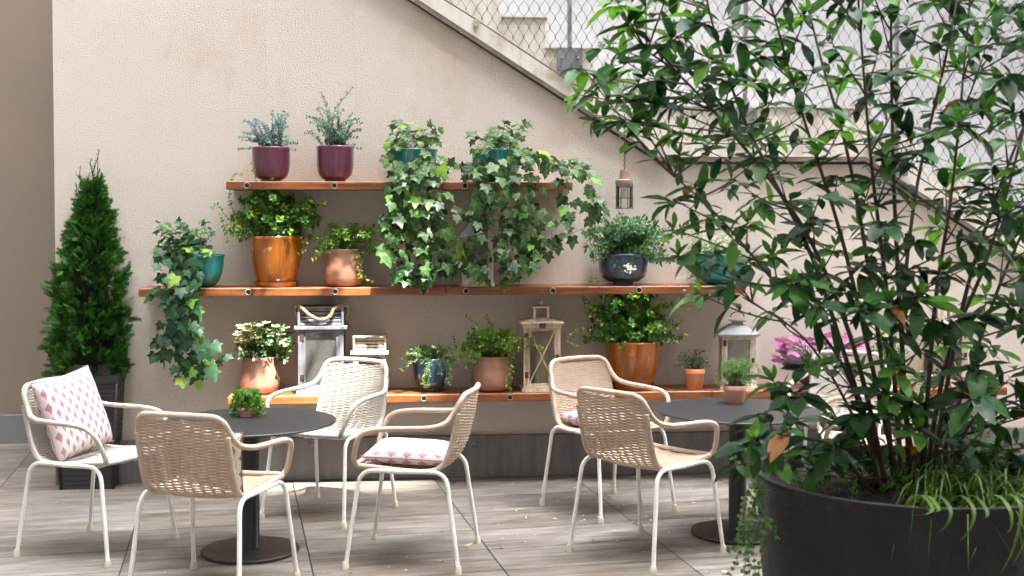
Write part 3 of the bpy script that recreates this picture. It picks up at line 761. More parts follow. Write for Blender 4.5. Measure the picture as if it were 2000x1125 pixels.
ivy(o, random.Random(21), r, h, (752,868,238,300,26),
    [[(770,330),(765,400),(760,470),(755,500)], [(790,330),(785,420),(800,500),(790,545)], [(810,330),(820,420),(830,500),(840,550)],
     [(835,325),(850,400),(865,460),(870,520)], [(800,330),(775,370),(770,440),(780,520)], [(850,310),(870,330),(885,320)], [(825,330),(840,380),(845,440),(830,530)],
     [(845,330),(860,390),(880,410),(910,420)]],
    [(752,770,300,345,7,.9),(775,850,300,335,12,.75),(815,872,310,345,10,.9),(752,866,345,430,52,.95),(748,880,430,500,34,1.0),(770,880,500,548,22,1.05)])
o, r, h = potted(970, 98, 294, ZT, TEALB, MT['teal'], 'teal bowl of ivy with long stems reaching right, at the top shelf\'s right end')
ivy(o, random.Random(22), r, h, (915,1030,235,300,24),
    [[(945,340),(950,420),(940,480),(935,540)], [(970,340),(985,420),(990,500),(985,545)], [(1000,320),(1040,350),(1050,430),(1040,500),(1000,520)],
     [(1010,300),(1060,300),(1110,325),(1150,345),(1165,400),(1150,440),(1090,465),(1050,500)], [(1015,300),(1060,310),(1100,345),(1110,420),(1060,470)],
     [(940,320),(915,330)], [(930,340),(950,380),(925,450),(900,480),(890,520)], [(1000,330),(1020,390),(1010,450),(1040,480)], [(1010,305),(1070,320),(1140,330),(1160,370),(1175,405)]],
    [(925,1000,305,345,16,.75),(925,975,330,400,20,.9),(930,1060,375,460,42,.9),(895,1040,450,540,52,1.0),(1050,1165,385,440,12,.75),(1040,1150,300,360,14,.7)])
o, r, h = potted(398, 80, 498, ZM, TEALB, MT['teal'], 'teal bowl at the left end of the middle shelf with dark ivy hanging below it')
ivy(o, random.Random(23), r, h, (305,412,430,515,44),
    [[(350,560),(330,590),(325,640),(310,700)], [(365,560),(355,600),(350,680),(345,735)], [(375,565),(370,620),(385,680),(380,735)],
     [(345,560),(310,572),(300,575)], [(360,560),(350,610),(330,660),(305,665)], [(370,565),(365,640),(400,690),(430,705)], [(345,510),(320,480),(318,540)]],
    [(318,395,500,560,22,.8),(310,385,560,610,20,1.0),(320,385,610,670,24,1.0),(300,420,665,735,30,1.05)], 'ivy_dark')

# --- orange pots with vinca
def vinca(o, r, h, R, box, trails, n=70, young=.10):
    def ex(LB, SB):
        for q in trails: trail(LB, SB, o, R, q, 'oval', .024, .015, .02, YP-.1, .35, True, .05, tipn=4)
    bush(o, R, h*.88, r, *box, n, 'oval', .038, .023, .017, ['vinca', 'vinca_young'], 'stem_green', .3, .19, young, 6, paired=True, extra=ex)
o, r, h = potted(539.5, 103, 462, ZM, URN, MT['orange'], 'large orange glazed pot with a spreading small leaved shrub on the middle shelf', saucer=(.125, .03), Y=YP-.01)
vinca(o, r, h, random.Random(31), (450,628,372,470), [[(500,450),(450,430),(425,400),(415,405)], [(490,450),(450,400),(455,345),(470,340)], [(500,440),(500,360),(492,320)], [(520,440),(530,350),(530,330)], [(590,450),(620,400),(632,395)], [(500,455),(450,460),(430,420)], [(580,460),(600,480),(585,495)], [(480,450),(440,440),(445,470)]], 95)
o, r, h = potted(1236.5, 105, 666, ZB, URN, MT['orange'], 'large orange glazed pot with dark leafy vinca behind the chairs, on the lowest shelf', saucer=(.125, .035), Y=YP-.01)
vinca(o, r, h, random.Random(32), (1140,1330,565,675), [[(1200,650),(1150,610),(1140,575),(1155,545)], [(1190,650),(1160,600),(1128,575)], [(1270,650),(1320,640),(1335,615)], [(1260,650),(1290,600),(1350,600)], [(1190,660),(1140,640),(1110,665),(1125,675)], [(1200,650),(1180,580),(1165,545)], [(1280,660),(1320,670),(1338,655)]], 95, .09)

# --- copper pots
o, r, h = potted(672.5, 78, 487, ZM, BELLY, MT['copper'], 'rounded copper coloured pot with a low spreading leafy plant, on the middle shelf')
def ex(LB, SB, o=o):
    R = random.Random(41)
    for q in ([(690,490),(700,520),(715,545),(728,550)], [(645,490),(625,495),(612,505)], [(700,480),(740,470),(762,468)], [(650,480),(620,460),(608,452)], [(690,490),(705,510),(705,540)]):
        trail(LB, SB, o, R, q, 'oval', .026, .012, .017, YP-.1, .25, False, .05, tipn=4)
bush(o, random.Random(42), h*.9, r*.8, 612, 758, 438, 500, 75, 'oval', .032, .014, .014, ['fresh', 'vinca_young'], 'stem_green', .3, .17, .08, 4, extra=ex, up=.2)
o, r, h = potted(507, 78, 697, ZB, BELLY, MT['copper'], 'rounded copper pot of cream and green variegated leaves at the lowest shelf\'s left end')
def ex(LB, SB, o=o):
    R = random.Random(43)
    for i in range(75):
        px = R.uniform(462,560); py = 628+R.random()**1.2*45 + abs(px-510)*.15
        p = L(o, px, py, YP+R.uniform(-.13,.08))
        for k in range(6):
            d = V((math.cos(k*1.05+i), math.sin(k*1.05+i)*.8-.2, .45)); leaf(LB, p, d, V((0,-.3,1))+rnd(R,.3), .030, .014, 'oval', 1, .15, .2)
    for i in range(16):
        p = L(o, R.uniform(545,576), R.uniform(650,690), YP+R.uniform(-.1,.05))
        for k in range(5):
            d = V((math.cos(k*1.25+i), math.sin(k*1.25+i)*.8-.2, .45)); leaf(LB, p, d, V((0,-.3,1))+rnd(R,.3), .03, .014, 'oval', 2, .15, .2)
bush(o, random.Random(44), h*.92, r*.8, 455, 572, 635, 705, 70, 'oval', .036, .017, .015, ['dark_leaf', 'cream_leaf', 'fresh'], 'stem_green', .3, .17, .10, 4, extra=ex)
o, r, h = potted(962.5, 83, 695, ZB, BELLY, MT['copper'], 'rounded copper coloured pot with bright leafy sprawling plant beside the tall cream lantern')
def ex(LB, SB, o=o):
    R = random.Random(45)
    for q in ([(985,700),(1000,720),(992,750),(1000,765)], [(940,690),(910,700),(895,692),(885,660)], [(990,690),(1020,680),(1062,675)], [(950,690),(935,640),(912,620)], [(960,690),(960,640),(950,620)], [(985,690),(1010,660),(1040,660)], [(940,695),(915,710),(905,715)]):
        trail(LB, SB, o, R, q, 'oval', .030, .014, .016, YP-.12, .25, True, .05, tipn=4)
bush(o, random.Random(46), h*.9, r*.8, 898, 1022, 645, 702, 66, 'oval', .034, .016, .015, ['fresh', 'vinca_young'], 'stem_green', .3, .17, .10, 4, extra=ex)

# --- navy
o, r, h = potted(1217, 98, 496, ZM, BOWL, MT['navy'], 'dark navy bowl with leafy plant and a white flower cluster, on the middle shelf')
def ex(LB, SB, o=o):
    R = random.Random(51)
    for q in ([(1200,500),(1205,520),(1225,522)], [(1240,490),(1290,470),(1340,440)], [(1240,490),(1300,500),(1310,508)], [(1190,490),(1205,430),(1210,420)], [(1250,490),(1300,450),(1330,458)]):
        trail(LB, SB, o, R, q, 'lance', .045, .018, .02, YP-.12, 0, True, .05, tipn=4)
    for i in range(34):
        p = L(o, 1228+R.gauss(0,5), 524+R.gauss(0,4.5), YP-.19+R.uniform(-.01,.01))
        for k in range(5):
            a = k*1.256+i; leaf(LB, p, V((math.cos(a), -.4, math.sin(a))), V((0,-1,.2)), .008, .006, 'tiny', 2, 0, 0)
bush(o, random.Random(52), h*.88, r, 1142, 1312, 428, 512, 78, 'lance', .046, .019, .018, ['dark_leaf', 'fresh', 'white_flower'], 'stem_green', .3, .18, .04, 4, paired=True, extra=ex)
o, r, h = potted(842.5, 74, 699, ZB, [(.46,0),(.50,.03),(.50,.10),(.66,.14),(.84,.26),(.93,.42),(.98,.7),(1,.95),(1,1)], MT['navy'], 'dark blue glazed pot with trailing needle leaved succulent on the lowest shelf')
def ex(LB, SB, o=o):
    R = random.Random(53)
    for q in ([(820,700),(800,710),(785,722)], [(840,705),(828,740),(832,755)], [(850,702),(862,720),(860,730)], [(870,700),(880,720),(878,750)], [(860,700),(885,690),(893,700)], [(825,695),(800,690),(786,700)], [(845,705),(833,725),(826,748)], [(835,705),(838,730),(836,750)], [(870,700),(874,730),(872,745)]):
        trail(LB, SB, o, R, q, 'tiny', .020, .005, .0035, YP-.13, .2, False, .05, tipn=5, taper=.1)
bush(o, random.Random(54), h*.9, r*.9, 788, 892, 674, 712, 100, 'tiny', .022, .005, .0045, ['pale', 'fresh'], 'stem_green', .25, .15, .25, 4, extra=ex, up=.3)
# --- teal bowl of daisies
o, r, h = potted(1404, 96, 497, ZM, TEALB, MT['teal'], 'teal bowl of fine white daisies at the right end of the middle shelf')
def ex(LB, SB, o=o):
    R = random.Random(55)
    for i in range(130):
        a = R.uniform(-1,1); px = 1404+a*82; py = 455+abs(a)**2*60+R.uniform(0,75)*(1 if abs(a) > .5 else .45)
        p = L(o, px, py, YP-.05+R.uniform(-.14,.08))
        n = 7
        for k in range(n):
            t = 2*PI*k/n; leaf(LB, p, V((math.cos(t), -.15, math.sin(t))), V((0,-1,.3)), .0085, .005, 'tiny', 1, 0, 0)
        leaf(LB, p+V((-.002,-.003,0)), V((1,0,0)), V((0,-1,.2)), .0042, .0042, 'tiny', 2, 0, 0)
bush(o, random.Random(56), h*.9, r*.9, 1328, 1484, 458, 535, 120, 'tiny', .018, .005, .006, ['pale', 'white_flower', 'yellow'], 'stem_green', .25, .17, 0, 4, extra=ex, up=.5, stem_r=.0009)
# --- small pots
o, r, h = potted(1356.5, 40, 720, ZB, FLOWER, MT['terracotta'], 'small plain terracotta pot with a wiry dark herb on the lowest shelf', Y=YP-.05)
bush(o, random.Random(57), h*.9, r*.8, 1318, 1388, 682, 722, 34, 'tiny', .018, .007, .007, ['dark_leaf'], 'stem', .2, .09, 0, 3, up=.7)
# purple pot with heuchera
o, r, h = potted(1590, 66, 706, ZB, CUP, MT['purple'], 'purple pot of pink ruffled heuchera leaves on the lowest shelf, behind the tall shrub', Y=YP)
def ex(LB, SB, o=o):
    R = random.Random(58)
    for i in range(80):
        px = R.uniform(1515,1690); py = R.uniform(650,712); p = L(o, px, py, YP+R.uniform(-.16,.08))
        b0 = V((R.uniform(-.5,.5)*r, R.uniform(-.5,.5)*r, h*.85)); SB.tube(curve(b0, p, b0.lerp(p,.5)+V((0,0,.05)), 6), .0018, 4, 0, False)
        s = R.uniform(.045,.07); leaf(LB, p, V((p.x*3+R.uniform(-.4,.4), -.8, -.25)), V((R.uniform(-.4,.4), -.75, .9)), s, s*1.15, 'lobed', 0)
LB = MB(); SB = MB(); ex(LB, SB); SB.build('stems', MT['heuchera'], o); LB.build('foliage', MT['heuchera'], o)
o, r, h = potted(1738, 50, 716, ZB, FLOWER, MT['terracotta'], 'small pot of bright green herbs between heuchera and right hand lantern', Y=YP)
bush(o, random.Random(59), h*.9, r*.8, 1700, 1775, 650, 718, 40, 'oval', .022, .010, .010, ['fresh'], 'stem_green', .25, .09, 0, 3)

# ------------------------------------------------------------------ lanterns
def lantern(x0, x1, ybase, yroof, ytop, zb, mat, label, kind, depth=.20, Y=None, glass='glass', candle=None, rz=0.0, hinge=True):
    Y = Y or (YS+.03+depth/2)
    yf = Y-depth/2
    a = W(x0, yroof, yf); b = W(x1, yroof, yf)
    w = (b.x-a.x); h = a.z-zb; cx = (a.x+b.x)/2; ht = W(x0, ytop, yf).z-zb
    o = empty('lantern', (cx, Y, zb), rz, label, 'lantern')
    hw = w/2; hd = depth/2; m = MT[mat]; T = w*.085
    mb = MB(); mb.box((-hw*1.02,-hd*1.02,0),(hw*1.02,hd*1.02,.022), 0, None, .002); mb.box((-hw*.96,-hd*.96,.022),(hw*.96,hd*.96,.034), 0, None, .002); mb.build('base', m, o)
    for sx in (-1,1):
        for sy in (-1,1):
            mb = MB(); xx = sx*(hw*.93-T/2); yy = sy*(hd*.93-T/2)
            mb.box((xx-T/2,yy-T/2,.034),(xx+T/2,yy+T/2,h-.012), 0, None, .0015); mb.build('post', m, o)
    # side and front panels
    iw = hw*.93-T; idp = hd*.93-T
    mb = MB(); t2 = T*.8
    yy = -hd*.93
    mb.box((-iw+.001, yy+.003, .035), (-iw+t2, yy+.016, h-.012)); mb.box((iw-t2, yy+.003, .035), (iw-.001, yy+.016, h-.012))
    mb.box((-iw+t2, yy+.003, .035), (iw-t2, yy+.016, .035+t2)); mb.box((-iw+t2, yy+.003, h-.012-t2), (iw-t2, yy+.016, h-.012))
    if 'X' in kind:
        zA = .035+t2; zB = h-.012-t2; X = iw-t2
        for s in (-1,1):
            p = V((-X*s, yy+(.006 if s > 0 else .0095), zA)); q = V((X*s, yy+(.006 if s > 0 else .0095), zB))
            d = (q-p).normalized(); nn = V((-d.z,0,d.x))*T*.22
            vs = []
            for e in (0,1):
                for pt in (p, q):
                    for sg in (-1,1): vs.append(pt+nn*sg+V((0,.005*e,0)))
            mb.add(vs, [(0,2,3,1),(4,5,7,6),(0,1,5,4),(2,6,7,3),(0,4,6,2),(1,3,7,5)], 0, False)
    dr = mb.build('door', m, o)
    mb = MB(); mb.box((-iw+t2+.0005, yy+.012, .036+t2), (iw-t2-.0005, yy+.014, h-.013-t2)); mb.build('glass_pane', MT[glass], dr)
    for zz in (.14*h+.03, h*.86-.02):
        mb = MB(); mb.box((-iw-T*.55, yy-.003, zz), (-iw+T*.45, yy+.003, zz+.035), 0, None, .001)
        if hinge: mb.build('hinge', MT['iron'], dr)
    mb = MB(); mb.box((iw-T*.4, yy-.008, h*.5), (iw+T*.5, yy+.003, h*.5+.028), 0, None, .002); mb.build('latch', MT['iron'], dr)
    for sx in (-1,1):
        mb = MB(); xx = sx*hw*.93
        x_0, x_1 = sorted((xx, xx-sx*.010)); mb.box((x_0+.0, -idp, .036), (x_1, idp, .036+t2)); mb.build('side_rail', m, o)
        mb = MB(); mb.box((x_0, -idp, h-.012-t2), (x_1, idp, h-.012))
        sp = mb.build('side_rail', m, o)
        mb = MB(); xg = sx*(hw*.93-.006); mb.box((xg-.001, -idp, .036+t2), (xg+.001, idp, h-.012-t2)); mb.build('glass_pane', MT[glass], sp)
    mb = MB()
    if 'louver' in kind:
        mb.box((-hw*1.08,-hd*1.08,h-.012),(hw*1.08,hd*1.08,h+.008), 0, None, .002)
        n = 5 if h > .3 else 4; z0 = h+.008; dz = (ht-z0)/n
        for k in range(n):
            mb.box((-hw*.84, -hd*.84+.004*k, z0+dz*k+.002), (hw*.84, hd*.84-.004*k, z0+dz*(k+1)-.003), 0, None, .002)
        mb.box((-hw*.80,-hd*.60,z0),(hw*.80,hd*.60,ht-.004), 1)
        for sx in (-1,1):
            x_0, x_1 = sorted((sx*hw*.845, sx*hw*.94)); mb.box((x_0, -hd*.90, z0), (x_1, -hd*.90+.02, ht), 0, None, .001); mb.box((x_0, hd*.90-.02, z0), (x_1, hd*.90, ht), 0, None, .001)
        mb.box((-hw*.95,-hd*.92,ht),(hw*.95,hd*.92,ht+.010), 0, None, .002)
        mb.build('louvred_roof', [m, MT['hole']], o)
    elif 'tower' in kind:
        mb.box((-hw,-hd,h-.012),(hw,hd,h+.012), 0, None, .002); mb.box((-hw*1.1,-hd*1.1,h+.012),(hw*1.1,hd*1.1,h+.024), 0, None, .003)
        vs = [(-hw*1.08,-hd*1.08,h+.0245),(hw*1.08,-hd*1.08,h+.0245),(hw*1.08,hd*1.08,h+.0245),(-hw*1.08,hd*1.08,h+.0245),(-hw*.35,-hd*.35,h+.045),(hw*.35,-hd*.35,h+.045),(hw*.35,hd*.35,h+.045),(-hw*.35,hd*.35,h+.045)]
        mb.add(vs, [(0,1,5,4),(1,2,6,5),(2,3,7,6),(3,0,4,7),(4,5,6,7)], 0, False)
        mb.build('roof', m, o)
        mb = MB(); c = hw*.34; z1 = h+.045; z2 = ht-.055
        for sx in (-1,1):
            for sy in (-1,1): mb.box((sx*c-.007, sy*c-.007, z1), (sx*c+.007, sy*c+.007, z2), 0, None, .001)
        mb.box((-c*1.3,-c*1.3,z2),(c*1.3,c*1.3,z2+.010), 0, None, .002)
        mb.lathe([(.012,z2+.010),(.010,z2+.018),(.018,z2+.026),(.02,z2+.036),(.015,z2+.046),(.0,z2+.052)], 16)
        mb.build('chimney', m, o)
        mb = MB(); mb.box((-.018, -hd*1.1-.004, h-.008), (.018, -hd*1.1, h+.02), 0, None, .001); mb.build('clasp', MT['iron'], o)
    else:   # zinc pyramid roof
        mb.box((-hw,-hd,h-.012),(hw,hd,h+.002), 0, None, .002); mb.build('top_frame', m, o); mb = MB()
        e = 1.13; z1 = h+.006; z2 = ht-.03
        vs = [(-hw*e,-hd*e,z1-.01),(hw*e,-hd*e,z1-.01),(hw*e,hd*e,z1-.01),(-hw*e,hd*e,z1-.01),(-hw*e,-hd*e,z1),(hw*e,-hd*e,z1),(hw*e,hd*e,z1),(-hw*e,hd*e,z1),(-hw*.4,-hd*.4,z2),(hw*.4,-hd*.4,z2),(hw*.4,hd*.4,z2),(-hw*.4,hd*.4,z2)]
        mb.add(vs, [(0,1,5,4),(1,2,6,5),(2,3,7,6),(3,0,4,7),(4,5,9,8),(5,6,10,9),(6,7,11,10),(7,4,8,11),(8,9,10,11)], 0, False)
        mb.build('metal_roof', MT['zinc'], o)
        mb = MB(); mb.box((-.03,-.03,z2),(.03,.03,z2+.02)); mb.box((-.045,-.045,z2+.02),(.045,.045,z2+.026)); mb.build('vent_cap', MT['steel'], o)
        mb = MB(); mb.tube([V((.04*math.cos(t),-.01,z2+.045+.03*math.sin(t))) for t in [PI*i/10 for i in range(11)]], .003, 6); mb.build('handle', MT['iron'], o)
    if candle:
        cr, ch = candle
        mb = MB(); mb.lathe([(0,.0345),(cr,.0345),(cr,.0345+ch),(cr*.8,.03+ch),(0,.028+ch)], 24, (hw*.05,0,0)); ca = mb.build('candle', MT['candle'], o, 40)
        mb = MB(); mb.tube([V((hw*.05,0,.03+ch)), V((hw*.05+.001,0,.04+ch))], .001, 4); mb.build('wick', MT['black'], ca)
    return o, hw, hd, h, ht
o, hw, hd, h, ht = lantern(578, 674, 762, 640, 603, ZB, 'greywash', 'large blue grey wooden lantern with rope handle and louvred top', 'louver', .20, glass='glass')
mb = MB(); pts = [V((-hw*1.02,-hd*.3,ht-.04)), V((-hw*1.06,-hd*.5,ht+.005)), V((-hw*.85,-hd*.9,ht+.014)), V((-hw*.45,-hd*1.05,ht-.035)), V((0,-hd*1.1,ht-.062)), V((hw*.38,-hd*1.05,ht-.045)), V((hw*.55,-hd*.95,ht+.0)), V((hw*.85,-hd*.8,ht+.018)), V((hw*1.1,-hd*.5,ht+.005)), V((hw*1.06,-hd*.3,ht-.04))]
pp = resample(spline(pts, 10), .004)
for s in (0, 2.1, 4.2):
    q = []
    for i, p in enumerate(pp):
        a = i*.55+s; t = (pp[min(i+1,len(pp)-1)]-pp[max(i-1,0)]).normalized(); e = V((0,1,0)); e = (e-t*e.dot(t)).normalized(); g = t.cross(e)
        q.append(p+e*math.cos(a)*.0055+g*math.sin(a)*.0055)
    mb.tube(q, .0058, 5)
mb.build('rope_handle', MT['jute'], o)
lantern(687, 756, 764, 689, 661, ZB, 'whitewash', 'small whitewashed wooden lantern with louvred top, behind the white chair', 'louver', .17, glass='glass_dark', hinge=False)
lantern(1020, 1098, 764, 638, 585, ZB, 'oldcream', 'tall weathered cream lantern with crossed door bars and pillar candle, left of the orange pot', 'tower X', .19, glass='glass_clear', candle=(.042,.235))
lantern(1412, 1482, 756, 655, 626, ZB, 'whitewash', 'whitewashed lantern with sloping metal roof behind the pink pot', 'pyramid', .17, glass='glass_dark', rz=-.12)
lantern(1824, 1895, 756, 640, 588, ZB, 'oldcream', 'weathered cream lantern with candle at the right end of the lowest shelf, behind the shrub', 'tower X', .19, glass='glass_clear', candle=(.036,.16))
lantern(900, 966, 556, 464, 420, ZM, 'whitewash', 'pale grey lantern half hidden by hanging ivy on the middle shelf', 'pyramid', .16, glass='glass_dark')

# ------------------------------------------------------------------ cage lamp
YL = YW-.13
a = W(1219.5, 408, YL); t = W(1219.5, 332, YL); top = W(1219.5, 205, YL)
lamp = empty('cage_lamp', (a.x, YL, a.z), 0, 'rusty caged glass lantern hanging on a chain in front of the wall', 'hanging lamp')
hL = t.z-a.z
mb = MB(); mb.lathe([(.014,hL),(.026,hL-.002),(.028,hL-.05),(.030,hL-.055),(.054,hL-.062),(.054,hL-.082),(.050,hL-.085),(.050,hL-.095),(.0,hL-.095)], 24); mb.build('cap', MT['rust'], lamp, 40)
mb = MB()
for zz in (.002, .065, hL-.10): mb.tube([V((.052*math.cos(2*PI*i/24), .052*math.sin(2*PI*i/24), zz)) for i in range(24)], .0016, 4, 0, False, 1, True)
for i in range(8):
    q = 2*PI*i/8+.2; mb.tube([V((.052*math.cos(q), .052*math.sin(q), 0)), V((.052*math.cos(q), .052*math.sin(q), hL-.085))], .0016, 4)
mb.tube([V((-.052,0,.002)), V((.052,0,.002))], .0016, 4); mb.tube([V((0,-.052,.002)), V((0,.052,.002))], .0016, 4)
mb.build('cage', MT['iron'], lamp)
mb = MB(); mb.lathe([(.0,.006),(.044,.006),(.046,.012),(.046,hL-.094)], 24, caps=False); mb.build('glass_jar', MT['glass_clear'], lamp)
mb = MB(); mb.lathe([(.0,hL-.16),(.014,hL-.155),(.020,hL-.14),(.016,hL-.12),(.011,hL-.11),(.011,hL-.095)], 16); mb.build('bulb', MT['white_paint'], lamp)
mb = MB(); z = hL; i = 0; zt = top.z-a.z
while z < zt:
    e = V((1,0,0)) if i % 2 else V((0,1,0))
    mb.tube([V((0,0,z+.009))+e*(.005*math.cos(q))+V((0,0,.0105*math.sin(q))) for q in [2*PI*k/8 for k in range(8)]], .0014, 4, 0, False, 1, True)
    z += .0155; i += 1
mb.tube([V((0,0,zt)), V((0,.03,zt+.02)), V((0,YN-YL,zt+.012))], .003, 5)
mb.build('chain', MT['iron'], lamp)

# ------------------------------------------------------------------ conifer
g = G(167, 958); YC = g.y+.17
s = mpp(167, 850, g.y)
con = empty('potted_conifer', (W(167,900,g.y).x, YC, 0), 0, 'tall narrow conifer in a black ribbed square planter against the left end of the wall', 'potted tree')
hp = W(168, 733, g.y).z; wt = 63*s; wb = 50*s
mb = MB(); n = 22
for k in range(n):
    z0 = hp*.93*k/n; z1 = hp*.93*(k+1)/n; w0 = wb+(wt-wb)*(k/n); w1 = wb+(wt-wb)*((k+.72)/n); zz = z0+(z1-z0)*.72
    vs = []
    for (w_, z_) in ((w0, z0), (w1, zz), (w1-.004, zz+.001), (w1-.004, z1)):
        vs += [(-w_,-w_,z_),(w_,-w_,z_),(w_,w_,z_),(-w_,w_,z_)]
    fs = []
    for i in range(3):
        for j in range(4): j2 = (j+1)%4; fs.append((i*4+j, i*4+j2, (i+1)*4+j2, (i+1)*4+j))
    if k == 0: fs.append((3,2,1,0))
    mb.add(vs, fs, 0, False)
for e in ((-1,-1),(1,-1),(1,1),(-1,1)):      # plain corner posts
    M_ = [V((e[0]*(wb+.002), e[1]*(wb+.002), 0)), V((e[0]*(wt+.002), e[1]*(wt+.002), hp*.93))]
    mb.tube(M_, .010, 4)
w = wt+.006
vs = [(-w,-w,hp*.93),(w,-w,hp*.93),(w,w,hp*.93),(-w,w,hp*.93),(-w,-w,hp),(w,-w,hp),(w,w,hp),(-w,w,hp)]
v2 = [(x*.9,y*.9,hp) for x,y,z in vs[4:]]+[(x*.88,y*.88,hp-.06) for x,y,z in vs[4:]]
fs = [(0,1,5,4),(1,2,6,5),(2,3,7,6),(3,0,4,7),(3,2,1,0)]
for j in range(4): j2 = (j+1)%4; fs += [(4+j,4+j2,8+j2,8+j),(8+j,8+j2,12+j2,12+j)]
mb.add(vs+v2, fs, 0, False); mb.build('planter', MT['slat_black'], con)
mb = MB(); w = wt*.9; mb.add([(-w,-w,hp-.03),(w,-w,hp-.03),(w,w,hp-.03),(-w,w,hp-.03)], [(0,1,2,3)], 0, False); mb.build('soil', MT['soil'], con)
mb = MB(); topz = W(188, 292, YC).z
axx = lambda z: ((W(188,292,YC).x-con.location.x) - .0)*max(0,(z-hp)/(topz-hp))**1.3 + .01
tr = [V((axx(hp+(topz-hp)*q/8), 0, hp-.05+(topz-hp+.02)*q/8)) for q in range(9)]
mb.tube(tr, [.02*(1-q/8.6) for q in range(9)], 6)
R = random.Random(61)
LB = MB(); CB = MB()
prof = [(705,80),(690,82),(640,78),(600,74),(560,70),(520,64),(480,48),(440,37),(410,24),(385,14),(370,8),(358,4)]
cxs = [(705,176),(600,177),(500,180),(420,180),(360,182)]
def interp(tab, y):
    tab = sorted(tab)
    if y <= tab[0][0]: return tab[0][1]
    for (a, b), (c, d) in zip(tab, tab[1:]):
        if a <= y <= c: return b+(d-b)*(y-a)/(c-a)
    return tab[-1][1]
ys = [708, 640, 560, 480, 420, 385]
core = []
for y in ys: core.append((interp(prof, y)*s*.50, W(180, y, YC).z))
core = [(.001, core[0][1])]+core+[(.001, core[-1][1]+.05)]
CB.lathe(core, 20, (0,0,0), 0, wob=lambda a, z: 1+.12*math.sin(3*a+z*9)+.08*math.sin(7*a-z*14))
cl = []
for i in range(980):
    y = 742 - (R.random()**.85)*385; a = R.uniform(0, 2*PI)
    if math.sin(a) > .75: continue
    rr = interp(prof, y)*s; cx = W(interp(cxs, y), y, YC).x-con.location.x
    rad = rr*R.uniform(.60,.88)*(1+.08*math.sin(5*a+y*.05))
    cl.append((V((cx+rad*math.cos(a), rad*math.sin(a), W(180, y, YC).z)), a, rr))
for p, a, rr in cl:
    out = V((math.cos(a), math.sin(a), R.uniform(.1,1.1))).normalized()
    nn0 = (V((-math.sin(a), math.cos(a), 0))+rnd(R,.7)).normalized()
    n = R.randint(7, 10); sz = R.uniform(.045,.085)*(.6+.4*rr/.25)
    for k in range(n):
        d = out*1.0+rnd(R,.62); q = p+out*R.uniform(-.02,.035)+rnd(R,.014)
        leaf(LB, q, d, nn0+rnd(R,.5), sz*R.uniform(.6,1.05), .03, 'spray', 0)
for (pts) in ([(190,380),(182,340),(190,310),(194,292)], [(182,345),(176,318),(179,312)], [(160,380),(156,345),(157,326)], [(170,380),(172,350),(175,338)], [(188,350),(196,330)], [(157,350),(150,342)], [(195,385),(200,365)], [(148,385),(150,360)], [(205,400),(210,380)]):
    pp = [W(x, y, YC)-con.location for x, y in pts]; pp = resample(spline(pp, 4) if len(pp) > 2 else pp, .012)
    mb.tube(pp, .0022, 4)
    for k, p in enumerate(pp):
        for q in range(2 if k < len(pp)*.6 else 1): leaf(LB, p, V((R.uniform(-1,1), R.uniform(-1,1), 1.0)), rnd(R), R.uniform(.012,.022), .01, 'spray', 0)
tk = mb.build('trunk', MT['stem'], con)
cr = LB.build('crown', MT['conifer'], con)
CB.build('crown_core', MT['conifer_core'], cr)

# ------------------------------------------------------------------ tables
TH = .61
def table(px, py, label):
    p = G(px, py)
    o = empty('bistro_table', (p.x, p.y, 0), 0, label, 'table', 'round black bistro tables')
    mb = MB(); mb.lathe([(0,TH-.012),(.385,TH-.012),(.396,TH-.009),(.397,TH-.003),(.394,TH),(0,TH)], 96); mb.build('tabletop', MT['slate'], o, 40)
    mb = MB(); mb.lathe([(.045,.012),(.043,.015),(.043,TH-.03),(.045,TH-.03)], 40); mb.build('pole', MT['pole_black'], o, 40)
    mb = MB(); mb.lathe([(0,TH-.028),(.15,TH-.026),(.15,TH-.0135)], 30); mb.build('top_bracket', MT['pole_black'], o, 40)
    mb = MB(); mb.lathe([(0,.0005),(.222,.0005),(.225,.003),(.225,.012),(.220,.016),(.09,.020),(.06,.021),(.0,.021)], 80); mb.build('foot_disc', MT['base_black'], o, 30)
    return o
T1 = table(489, 1077, 'round black table on the left, with a small rounded mound plant on it')
T2 = table(1440, 1042, 'round black table partly behind the tall shrub, with a pink pot on it')
def tpot(px, pyb, wpx, ytop, mat, label):
    d = ray(px, pyb); q = G(px, pyb, TH); Y = q.y+wpx*.5*.00245*.7
    return potted(px, wpx, ytop, TH+.0005, FLOWER if mat == 'pink_pot' else FLOWER, MT[mat], label, Y=Y)
o, r, h = tpot(482, 815, 40, 795, 'pink_pot', 'small pink pot with a dense green mound plant on the left table')
bush(o, random.Random(71), h*.8, r*1.0, 450, 516, 762, 812, 230, 'oval', .017, .012, .009, ['mound', 'fresh'], 'stem_green', .3, .07, .3, 4, Yc=o.location.y)
o, r, h = tpot(1435, 789, 46, 753, 'pink_pot', 'pink clay pot with feathery rosemary like herb on the right table')
def ex(LB, SB, o=o):
    R = random.Random(73)
    for q in ([(1430,750),(1412,720),(1410,695)], [(1438,750),(1455,715),(1462,690)], [(1432,750),(1430,700)], [(1440,750),(1480,730),(1478,715)]):
        trail(LB, SB, o, R, q, 'tiny', .022, .0045, .004, o.location.y, 0, False, .05, tipn=4)
bush(o, random.Random(72), h*.9, r*.9, 1400, 1476, 702, 756, 95, 'tiny', .024, .005, .0055, ['herb', 'fresh'], 'stem_green', .2, .09, .1, 4, extra=ex, up=.9)

